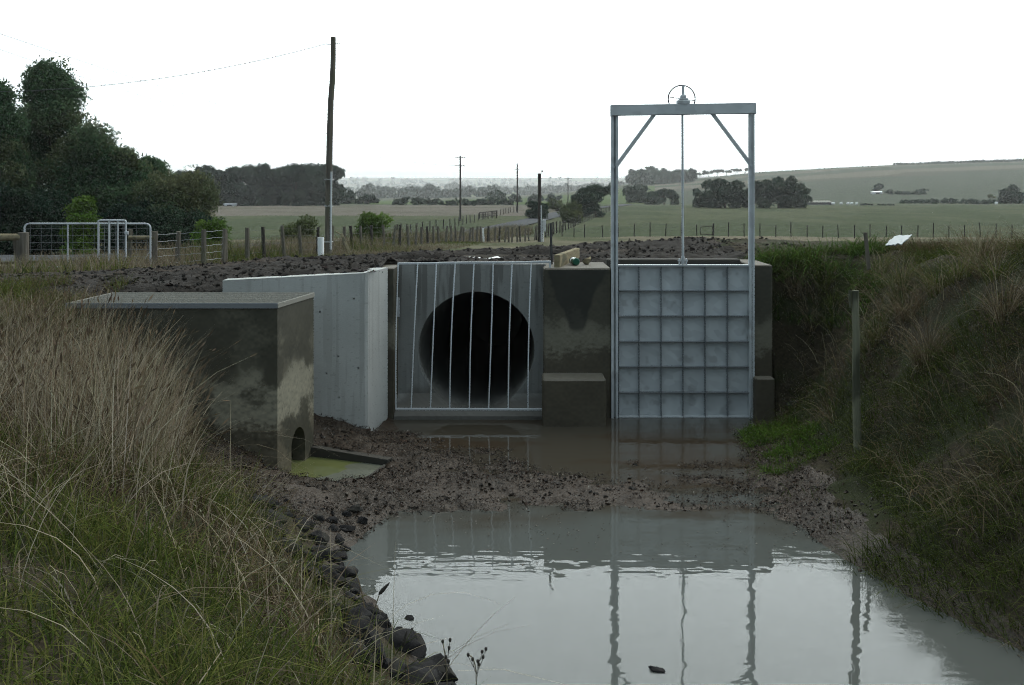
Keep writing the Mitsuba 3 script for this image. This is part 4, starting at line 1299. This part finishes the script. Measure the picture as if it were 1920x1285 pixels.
rng = np.random.default_rng(77)
spots = []
for i in range(120):
    y = rng.uniform(5.6, 9.7)
    x = shore_left(y) - rng.uniform(-.03, .80)
    spots.append((x, y, (.05 + .13 * rng.random() ** 1.5) * (1 - .45 * sstep(8.2, 9.2, y))))
ROCKGROUP = 'dark rocks tumbled along the left shore'
for x, y, r in spots:
    m = stone(rng, r * .92, rng.uniform(.55, .9), .14, 2, int(rng.integers(14, 34)))
    m.apply_translation((x, y, gz(x, y) + r * rng.uniform(-.2, .25)))
    solo('rock', m, 'basalt', 'dark wet rock tumbled among others along the left shore', 'rock', ROCKGROUP, smooth=32)
for px, py, hw, hh, lb in ((705, 1188, 30, 26, 'angular dark rock standing out in the water, foremost of the left shore'), (770, 1262, 32, 24, 'big dark rock at the bottom of the picture, at the foot of the left bank'),
                           (618, 1062, 26, 24, 'dark rock at the far end of the rock line, at the point of the mud'), (660, 1150, 32, 25, 'broad dark rock just left of the angular rock in the water')):
    D = (CZ - .02) * F / (py - HZ)
    m = stone(rng, hw * D / F * 1.05, hh / hw * 1.0, .12, 2, 18)
    m.apply_translation((X(px, D), D + .03, .02))
    solo('rock', m, 'basalt', lb, 'rock', smooth=28)
for px, py, hw, lb in ((1230, 1256, 19, 'lump of dark debris breaking the water at the bottom'), (768, 1161, 12, 'small dark debris breaking the water beside the angular rock')):
    D = CZ * F / (py - HZ)
    m = stone(rng, hw * D / F, .5, .25, 2, 16)
    m.apply_translation((X(px, D), D, .0))
    solo('debris_lump', m, 'basalt', lb, 'debris', smooth=20)

# ------------------------------------------------------------------ clods, litter and grass
CL = [stone(np.random.default_rng(900 + i), 1.0, .75, .18, 0, 11) for i in range(8)]


def scatter_clods(rng, pos, r, col):
    VV, FF, CC, o = [], [], [], 0
    kind = rng.integers(0, len(CL), len(pos))
    for kk_ in range(len(CL)):
        I = np.nonzero(kind == kk_)[0]
        if not len(I): continue
        v, f = np.array(CL[kk_].vertices), np.array(CL[kk_].faces)
        a = rng.uniform(0, 6.28, len(I))
        c, s_ = np.cos(a), np.sin(a)
        q = np.stack([v[None, :, 0] * c[:, None] - v[None, :, 1] * s_[:, None], v[None, :, 0] * s_[:, None] + v[None, :, 1] * c[:, None], np.repeat(v[None, :, 2], len(I), 0)], -1)
        q = q * r[I][:, None, None] * rng.uniform(.7, 1.3, (len(I), 1, 3)) + pos[I][:, None]
        VV.append(q.reshape(-1, 3))
        FF.append((f[None] + (np.arange(len(I)) * len(v))[:, None, None]).reshape(-1, 3) + o)
        CC.append(np.repeat(col[I], len(v), 0))
        o += len(I) * len(v)
    return (np.concatenate(VV), np.concatenate(FF)), np.concatenate(CC)


def on_ground(x, y, dz=0.0):
    return np.stack([x, y, ground_z(x, y) + dz], -1)


rng = np.random.default_rng(31)
n = 19000
x, y = rng.uniform(-9, 4.6, n), 12.5 + 7.8 * rng.random(n) ** 1.3
ok = (y > wall_line(x) + .05) & (np.abs(x) < .47 * y + .5) & ~((x > .3) & (x < 3.5) & (y < 15.2)) & (meshkit.noise(np.stack([x * 1.2, y * 1.2, 0 * x], -1), 8) > .25)
for cx, cy, rx, ry in PUDDLES:
    ok &= ((x - cx) / rx) ** 2 + ((y - cy) / ry) ** 2 > rng.uniform(1.0, 2.0, n)
x, y = x[ok], y[ok]
r = .008 + .032 * rng.random(len(x)) ** 5
m, c = scatter_clods(rng, on_ground(x, y, 0) + np.c_[0 * r, 0 * r, r * .3], r, pick(rng, len(x), [(.018, .016, .014), (.030, .026, .023), (.055, .047, .040), (.026, .020, .017)], [3, 3, .7, 2]))
tag(add('soil_clods', m, 'clod_vc', color=c), kind='stuff')

n = 15000
x, y = rng.uniform(-3.2, 3.6, n), rng.uniform(8.2, 13.0, n)
z = ground_z(x, y)
ok = (z > -.03) & (z < .55) & ((y > 9.1) | (x > 2.3)) & ((x < 2.2) | (z < .32)) & ~shapely.contains_xy(sg.Polygon(POOL).buffer(.12), x, y) & ~shapely.contains_xy(sg.Polygon(CHAMBER).buffer(.02), x, y)
ok &= meshkit.noise(np.stack([x * 2.2, y * 3, 0 * x], -1), 18) > rng.uniform(.1, .6, n)
x, y, z = x[ok], y[ok], z[ok]
r = .005 + .024 * rng.random(len(x)) ** 4
m, c = scatter_clods(rng, np.stack([x, y, np.maximum(z, -.004) + r * .15], -1), r, pick(rng, len(x), [(.013, .010, .007), (.027, .020, .015), (.060, .049, .039), (.033, .020, .013)], [3, 3, .7, 2]))
tag(add('mud_clods', m, 'mud_vc', color=c), kind='stuff')


def litter(rng, x, y, z, size, col, flat=.6):
    n = len(x)
    a = rng.uniform(0, 6.28, n)
    d = np.stack([np.cos(a), np.sin(a), rng.normal(0, flat, n)], -1)
    e = np.cross(d, np.stack([rng.normal(0, flat, n), rng.normal(0, flat, n), np.ones(n)], -1))
    e /= np.linalg.norm(e, axis=1, keepdims=True)
    p = np.stack([x, y, z], -1)
    s_ = size[:, None]
    Vv = np.stack([p - d * s_, p + e * s_ * .4 + [0, 0, .003], p + d * s_, p - e * s_ * .4 + [0, 0, .003]], 1).reshape(-1, 3)
    q = np.arange(n)[:, None] * 4
    return (Vv, np.concatenate([q + [0, 1, 2], q + [0, 2, 3]])), np.repeat(col, 4, 0)


n = 72000
x, y = rng.uniform(-3.2, 2.9, n), rng.uniform(9.0, 13.0, n)
z = ground_z(x, y)
ok = (z > -.03) & (z < .5) & ~shapely.contains_xy(sg.Polygon(POOL).buffer(.05), x, y) & ~shapely.contains_xy(sg.Polygon(CHAMBER).buffer(.02), x, y)
ok &= meshkit.noise(np.stack([x * 1.7, y * 2.6, 0 * x], -1), 28) > rng.uniform(.15, .65, n)
x, y, z = x[ok], y[ok], z[ok]
m, c = litter(rng, x, y, np.maximum(z, 0) + rng.uniform(.004, .035, len(x)), .0035 + .014 * rng.random(len(x)) ** 2, pick(rng, len(x), [(.024, .016, .011), (.048, .033, .023), (.17, .15, .13), (.060, .031, .018), (.010, .008, .006)], [3, 2.5, .8, 1.3, 4]))  # brown litter; the palest flakes paint wet glints onto the mud
tag(add('litter_and_glints', m, 'mud_vc', color=c), kind='stuff')


x, y = rng.uniform(-1.2, 2.5, 900), 10.1 - 1.6 * rng.random(900) ** 2.2
ok = (ground_z(x, y) < -.03) & (meshkit.noise(np.stack([x * 2, y * 3, 0 * x], -1), 38) > rng.uniform(.3, .8, 900))
x, y = x[ok], y[ok]
m, c = litter(rng, x, y, np.full(len(x), .004), rng.uniform(.004, .016, len(x)), pick(rng, len(x), [(.10, .08, .06), (.22, .20, .17), (.04, .03, .02)], [2, 1, 3]), flat=.03)
tag(add('floating_bits', m, 'mud_vc', color=c), kind='stuff')


def grass(name, x, y, h, w, col, rng, lean, curl, wind=None, seg=3, dz=-.02, z=None, heads=0):
    z = ground_z(x, y) if z is None else z
    n = len(x)
    root = np.stack([x, y, z + dz], -1)
    ld = rng.uniform(0, 6.28, n) if wind is None else rng.normal(wind[0], wind[1], n)
    Vv, f, b = ribbon_grass(root, h, w, ld, lean, curl, seg, rng)
    if heads:                                   # spikelets at the tips of some stems
        q = Vv.reshape(n, -1, 2, 3).mean(2)
        I = np.nonzero(rng.random(n) < heads)[0]
        tip, d = q[I, -1], q[I, -1] - q[I, -2]
        d /= np.linalg.norm(d, axis=1, keepdims=True)
        e = np.cross(d, rng.normal(size=d.shape))
        e /= np.linalg.norm(e, axis=1, keepdims=True)
        L_, W_ = rng.uniform(.05, .12, len(I))[:, None], rng.uniform(.004, .010, len(I))[:, None]
        hv = np.stack([tip - d * L_ * .5, tip + e * W_, tip + d * L_ * .5, tip - e * W_], 1).reshape(-1, 3)
        j = np.arange(len(I))[:, None] * 4 + len(Vv)
        f = np.concatenate([f, j + [0, 1, 2], j + [0, 2, 3]])
        Vv = np.vstack([Vv, hv])
        b = np.concatenate([b, np.repeat(n + np.arange(len(I)), 4)])
        col = np.vstack([col, pick(rng, len(I), [(.10, .075, .048), (.16, .12, .08), (.06, .045, .03)], None, .3)])
    return tag(add(name, (Vv, f), 'grass_blades', color=col[b]), kind='stuff')


def left_region(n, x0, x1, y0, y1):
    x, y = rng.uniform(x0, x1, n), rng.uniform(y0, y1, n)
    z = ground_z(x, y)
    ok = (np.abs(x) < .48 * y + .6) & ~shapely.contains_xy(sg.Polygon(CHAMBER).buffer(.03), x, y)
    return x[ok], y[ok], z[ok]


STRAW = [(.32, .275, .20), (.25, .21, .15), (.18, .145, .095), (.38, .34, .26), (.12, .095, .06)]
GREEN = [(.066, .086, .020), (.092, .105, .028), (.045, .062, .018), (.125, .125, .042)]
BROWN = [(.092, .068, .040), (.128, .098, .060), (.056, .044, .027), (.17, .135, .088)]

# tall dry grass on the left bank
x, y, z = left_region(60000, -5.6, -1.4, 6.2, 11.0)
den = sstep(.28, .55, z) * sstep(6.4, 7.6, y + .5 * (meshkit.noise(np.stack([x, y, 0 * x], -1) * 1.5, 3) - .5)) * sstep(1.75, 1.2, z) * (.45 + .75 * meshkit.noise(np.stack([x, y, 0 * x], -1) * 2.6, 13))
edge = 368 - 45 * sstep(9.4, 7.2, y)
pxr = 960 + F * x / y + 55 * (meshkit.noise(np.stack([x, y, 0 * x], -1) * 3.1, 14) - .5)
ok = (rng.random(len(x)) < den * .34 * sstep(edge + 25, edge - 70, pxr)) & ~((y > 10.0) & (x > -3.1))
x, y, z = x[ok], y[ok], z[ok]
h = np.clip(1.93 - z, .30, 1.05) * (1 - .38 * sstep(200, 400, 960 + F * x / y)) * rng.uniform(.45, 1.1, len(x)) * (.72 + .45 * meshkit.noise(np.stack([x, y, 0 * x], -1) * 2.2, 15))
n = len(x)
grass('tall_dry_grass', x, y, h, rng.uniform(.004, .0095, n), pick(rng, n, STRAW, [3, 4, 3, 1.5, 3], .4), rng, np.clip(rng.normal(.22, .20, n), -.1, .85), np.abs(rng.normal(.06, .22, n)), wind=(.2, 1.5), seg=4, z=z, heads=.3)

# short mixed grass under and in front of it
x, y, z = left_region(98000, -7.0, .6, 3.3, 12.4)
keepd = sstep(.12, .38, z) * np.where(y < 9.5, np.clip((shore_left(np.minimum(y, 9.4)) - .50 - x) / .45, 0.12, 1), 1.0)
clump = meshkit.noise(np.stack([x, y, 0 * x], -1) * 1.9, 23)
ok = (rng.random(len(x)) < keepd * (.5 + .65 * clump)) & ~((y > 9.2) & (x > -3.0)) & ~((y > 12.35))
x, y, z, clump = x[ok], y[ok], z[ok], clump[ok]
n = len(x)
gmask = meshkit.fbm(np.stack([x, y, 0 * x], -1) * 1.1, 3, 29) > rng.normal(.50, .08, n)
col = np.where(gmask[:, None], pick(rng, n, GREEN, None, .3), pick(rng, n, BROWN + STRAW[:2], [3, 3, 3, 1, 1, 1.5], .3))
h = rng.uniform(.10, .40, n) * (.45 + .95 * clump) * np.where(y > 10, .8, 1)
grass('mixed_grass', x, y, h, rng.uniform(.0038, .0105, n), col, rng, np.clip(rng.normal(.5, .28, n), 0, .95), np.abs(rng.normal(.35, .35, n)), seg=3, z=z)
# long arching pale stems
x, y, z = left_region(750, -4.5, .2, 3.8, 9.5)
ok = (z > .5) & (y < 8.6)
x, y, z = x[ok], y[ok], z[ok]
n = len(x)
grass('arching_stems', x, y, rng.uniform(.35, .85, n), rng.uniform(.004, .008, n), pick(rng, n, STRAW, [3, 2, 1, 2, .5], .25), rng, rng.uniform(.2, .8, n), rng.uniform(.1, .75, n), seg=6, z=z)

# grass on the right bank
def right_region(n, x0=2.2, x1=9.0, y0=5.0, y1=15.6):
    x, y = rng.uniform(x0, x1, n), rng.uniform(y0, y1, n)
    z = ground_z(x, y)
    ok = (np.abs(x) < .48 * y + .7) & ~((x < 3.42) & (y > 13.6))
    return x[ok], y[ok], z[ok]


x, y, z = right_region(150000)
nz = meshkit.fbm(np.stack([x, y, z * 1.0], -1) * 1.15, 3, 33)
bare = sstep(.47, .55, meshkit.fbm(np.stack([x, y, z], -1) * .9, 3, 39)) * (z > .5)
mudside = (y > 8.6) & (y < 10.9) & (x < 3.12 + .7 * (nz - .5)) & (x > 2.2) & (z < .38 + (nz - .5))
cutb = (y > 12.4) & (x < 4.4) & (z < 1.35 + (nz - .5) * .8)
patch = (y > 10.4) & (y < 12.6) & (z < .42)
den = np.where(y < 8.8, sstep(-.09, .02, z), sstep(-.02, .10, z)) * np.where(mudside, .03, 1) * np.where(cutb, .5, 1) * (1 - .88 * bare) * np.where(patch, .6, 1)
ok = rng.random(len(x)) < den
x, y, z, nz, patch = x[ok], y[ok], z[ok], nz[ok], patch[ok]
n = len(x)
greenp = meshkit.fbm(np.stack([x, y, z], -1) * .8 + 4, 3, 47)
gmask = (greenp + np.where(z < .6, .10, 0) > rng.normal(.52, .08, n)) | patch
col = np.where(gmask[:, None], pick(rng, n, [(.052, .068, .018), (.072, .086, .024), (.038, .052, .014)], None, .3), pick(rng, n, BROWN + [(.09, .085, .04)], [3, 3, 3, 1.2, 3], .3))
tuf = meshkit.noise(np.stack([x, y, z], -1) * 5.5, 63)
h = rng.uniform(.06, .24, n) * (.25 + .7 * nz + .75 * tuf ** 2) * np.where(z > 1.7, 1.15, 1) * np.where(patch, .7, 1)
grass('bank_grass', x, y, h * 1.12, rng.uniform(.0038, .0095, n), col, rng, np.clip(rng.normal(.55, .28, n), 0, .95), np.abs(rng.normal(.35, .35, n)), wind=(math.pi, 1.1), seg=3, z=z)

# dead grass bent down the slope, in patches
x, y, z = right_region(26000)
dead = meshkit.fbm(np.stack([x, y, z], -1) * 1.3 + 9, 3, 57)
ok = (z > .35) & (rng.random(len(x)) < sstep(.47, .60, dead) * np.where((y > 12.4) & (x < 4.4), .5, 1)) & ~((y > 8.6) & (y < 10.9) & (x < 3.2))
x, y, z = x[ok], y[ok], z[ok]
n = len(x)
grass('dead_bank_grass', x, y, rng.uniform(.16, .46, n), rng.uniform(.004, .009, n), pick(rng, n, [(.15, .12, .075), (.22, .18, .12), (.095, .072, .042), (.26, .225, .16)], [3, 2, 3, 1], .3), rng, np.clip(rng.normal(.5, .25, n), 0, .95), np.abs(rng.normal(.5, .3, n)), wind=(math.pi * 1.05, .9), seg=4, z=z)

# fresh green weeds over the shoulder beside the narrow pier
x, y = rng.uniform(3.35, 5.0, 5200), rng.uniform(13.2, 15.4, 5200)
zz_ = ground_z(x, y)
ok = (zz_ > 1.15) & (meshkit.noise(np.stack([x, y, zz_], -1) * 2.1, 71) > .42)
x, y, zz_ = x[ok], y[ok], zz_[ok]
n = len(x)
grass('green_weeds', x, y, rng.uniform(.10, .36, n), rng.uniform(.008, .020, n), pick(rng, n, [(.055, .095, .022), (.080, .125, .030), (.040, .070, .018)], None, .3), rng, np.clip(rng.normal(.5, .25, n), 0, .95), np.abs(rng.normal(.6, .3, n)), seg=4, z=zz_)

# bright young grass at the water's edge beside the gate
x, y = rng.uniform(2.55, 3.35, 5200), rng.uniform(11.0, 13.2, 5200)
zz_ = ground_z(x, y)
ok = (zz_ > -.01) & (zz_ < .34) & (meshkit.noise(np.stack([x * 2.4, y * 2.4, 0 * x], -1), 83) > .40)
x, y, zz_ = x[ok], y[ok], zz_[ok]
n = len(x)
grass('shore_grass', x, y, rng.uniform(.05, .17, n), rng.uniform(.005, .011, n), pick(rng, n, [(.070, .125, .022), (.10, .155, .032), (.050, .090, .018)], None, .3), rng, np.clip(rng.normal(.5, .25, n), 0, .95), np.abs(rng.normal(.4, .3, n)), seg=3, z=zz_)

# long drooping tufts on the right bank
TUFT = [(1800, 480, 11.2, .40, 170), (1835, 455, 11.0, .46, 150), (1850, 470, 10.6, .38, 150), (1650, 470, 12.4, .34, 160), (1545, 490, 13.3, .34, 170), (1490, 500, 14.0, .32, 170), (1700, 560, 11.8, .42, 170),
        (1740, 640, 11.0, .48, 240), (1640, 600, 12.2, .34, 150), (1560, 560, 13.4, .36, 170), (1760, 510, 11.4, .46, 200), (1880, 560, 10.4, .42, 170), (1690, 500, 12.2, .40, 190), (1610, 520, 12.8, .34, 150), (1520, 560, 13.7, .32, 150), (1870, 480, 11.0, .36, 150)]
for t_i, (px, py, D, hh, nb) in enumerate(TUFT):
    # root where the line of sight meets the bank
    ds = np.linspace(7, 17, 400)
    zz = Z(py + 40, ds)
    gzv = ground_z(X(px, ds), ds)
    hit = np.nonzero(gzv > zz)[0]
    D = ds[hit[0]] if len(hit) else D
    cx = X(px, D)
    n = nb
    a, q = rng.uniform(0, 6.28, n), .10 * np.sqrt(rng.random(n))
    x, y = cx + q * np.cos(a), D + q * np.sin(a)
    Vv, f, b = ribbon_grass(on_ground(x, y, -.02), hh * rng.uniform(.55, 1.15, n), rng.uniform(.004, .008, n), a + rng.normal(0, .5, n), np.clip(rng.normal(.3, .15, n), .02, .8), np.abs(rng.normal(.45, .25, n)), 5, rng)
    dry = rng.random() < .45
    col = pick(rng, n, STRAW[1:3] + BROWN[:2] if dry else GREEN + [STRAW[1]], None, .3)
    key = add('grass_tussock', (Vv, f), 'grass_blades', color=col[b])
    tag(key, ('pale dry' if dry else 'green') + ' long-bladed tussock drooping over the right bank', 'tussock', 'tussocks on the right bank')

# verge grass round the fences and along the bank top
x = rng.uniform(-17, 4, 90000)
y = rng.uniform(21, 66, 90000)
pxx = 960 + F * x / y
fx = np.interp(y, [30, 33, 37, 48, 60, 84], [-8.6, -8.0, -6.3, -5.1, -4.1, 1.6])
d_ = x - fx
ok = (pxx > -40) & (pxx < 1100) & ((np.abs(d_) < 2.5) | (x < fx) & (x > fx - 5) & (y > 31)) & (rng.random(len(x)) < np.clip(40 / y, .3, 1))
rd = np.interp(y, [38, 40, 46, 58, 80], [-20, -16.5, -14.2, -12, -8.6])
ok &= (np.abs(x - rd) > 3.2)
x, y = x[ok], y[ok]
n = len(x)
g2 = meshkit.fbm(np.stack([x, y, 0 * x], -1) * .35, 3, 53) > rng.normal(.56, .06, n)
col = np.where(g2[:, None], pick(rng, n, GREEN, None, .3), pick(rng, n, [(.17, .14, .095), (.21, .175, .125), (.13, .105, .07)], None, .25))
tall = ((960 + F * x / y) > 235) & (y > 31) & (y < 47)
grass('verge_grass', x, y, rng.uniform(.20, .55, n) * np.where(tall, 1.5, np.where(y > 47, .7, 1)) * np.where((d_[ok] > -.15) & (pxx[ok] > 235), .4, 1), rng.uniform(.012, .024, n), col, rng, np.clip(rng.normal(.25, .2, n), 0, .8), np.abs(rng.normal(.2, .25, n)), seg=3)
# rank dry grass on the verge between the fence and the road, farther up
x, y = rng.uniform(-12, 2, 16000), rng.uniform(58, 116, 16000)
rr_ = np.interp(y, [58, 80, 106, 130], [-12.0, -8.6, -4.4, -.9])
ff_ = np.interp(y, [58, 63, 84, 120], [-4.3, -3.4, 1.7, 6])
ok = (x > rr_ + 2.3) & (x < np.minimum(ff_ - .6, rr_ + 7))
x, y = x[ok], y[ok]
n = len(x)
grass('verge_grass', x, y, rng.uniform(.45, .95, n), rng.uniform(.03, .06, n), pick(rng, n, [(.15, .125, .085), (.19, .16, .115), (.10, .10, .05)], None, .25), rng, np.clip(rng.normal(.2, .15, n), 0, .6), np.abs(rng.normal(.2, .2, n)), seg=2)

# weeds along the left edge of the embankment
x, y = rng.uniform(-5.4, -3.7, 3600), rng.uniform(10.2, 10.96, 3600)
n = len(x)
ok = rng.random(n) < sstep(-3.7, -4.3, x)
x, y = x[ok], y[ok]
n = len(x)
zz_ = ground_z(x, y)
grass('chamber_weeds', x, y, np.clip(1.92 - zz_, .2, .8) * rng.uniform(.5, 1.12, n), rng.uniform(.004, .010, n), pick(rng, n, STRAW + GREEN + BROWN, None, .3), rng, np.clip(rng.normal(.25, .2, n), 0, .8), np.abs(rng.normal(.2, .25, n)), seg=4, z=zz_)
x, y = rng.uniform(-7, -3.2, 9000), rng.uniform(11.6, 13.6, 9000)
ok = (np.abs(x) < .48 * y + .5) & ~shapely.contains_xy(sg.Polygon(CHAMBER).buffer(.05), x, y) & (meshkit.noise(np.stack([x, y, 0 * x], -1) * 2, 3) > .45) & (x < -4.55)
x, y = x[ok], y[ok]
n = len(x)
grass('edge_weeds', x, y, rng.uniform(.08, .26, n), rng.uniform(.004, .008, n), pick(rng, n, GREEN + BROWN[:2], None, .3), rng, np.clip(rng.normal(.4, .25, n), 0, .9), np.abs(rng.normal(.3, .3, n)), seg=3)


# single stalks against the water
def stalk(label, base, pts, heads, r=.0022):
    k = thing('seed_stalk', label, 'plant')
    base = np.array([base[0], base[1], gz(base[0], base[1]) - .02])
    c = [base] + [np.asarray(p) for p in pts]
    t = np.linspace(0, 1, len(c))
    tt = np.linspace(0, 1, 16)
    cc = np.stack([PchipInterpolator(t, np.array(c)[:, q])(tt) for q in range(3)], -1)
    add('stem', tube(cc, r, 5), 'plank_wood', k, smooth=60)
    for a_, b_, rr_ in heads:
        a_, b_ = np.asarray(a_), np.asarray(b_)
        add('seed_head', tube([a_, a_ + (b_ - a_) * .15, a_ + (b_ - a_) * .4, a_ + (b_ - a_) * .8, b_], [rr_ * .3, rr_ * .9, rr_, rr_ * .6, rr_ * .15], 8), 'wood_dark', k, smooth=60)
    return k


D = 4.6
stalk('thin stalk with a brown seed spike in front of the water, upper of two', (X(640, 4.7), 4.7), [P(690, 1180, D), P(712, 1112, D)], [(P(710, 1115, D), P(731, 1092, D), .0085)])
stalk('thin stalk with a brown seed spike in front of the water, lower of two', (X(735, 4.6), 4.6), [P(748, 1250, D), P(755, 1212, D)], [(P(755, 1213, D), P(763, 1183, D), .0085)])
for lb, px, hd in (('branching dead weed with small dark seed heads, left of two at the bottom', 838, [(830, 1203), (844, 1200), (842, 1215), (836, 1232), (841, 1240), (835, 1248)]), ('forked dead weed with small dark seed heads, right of two at the bottom', 893, [(878, 1228), (886, 1236), (896, 1240), (904, 1222), (911, 1217), (906, 1232), (898, 1246)])):
    D = 4.4
    kk = stalk(lb, (X(px - 4, D), D), [P(px, 1275, D), P(hd[0][0] * .3 + px * .7, 1240, D), P(hd[0][0], hd[0][1], D)], [])
    for qx, qy in hd:
        j_ = P(px + (qx - px) * .3, qy + 24, D)
        add('twig', tube([j_, P(qx, qy + 3, D)], .0012, 5), 'wood_dark', kk)
        m = trimesh.creation.icosphere(1, .0062).apply_scale([1, 1, 1.4])
        m.apply_translation(P(qx, qy, D))
        add('seed_head', m, 'wood_dark', kk, smooth=True)
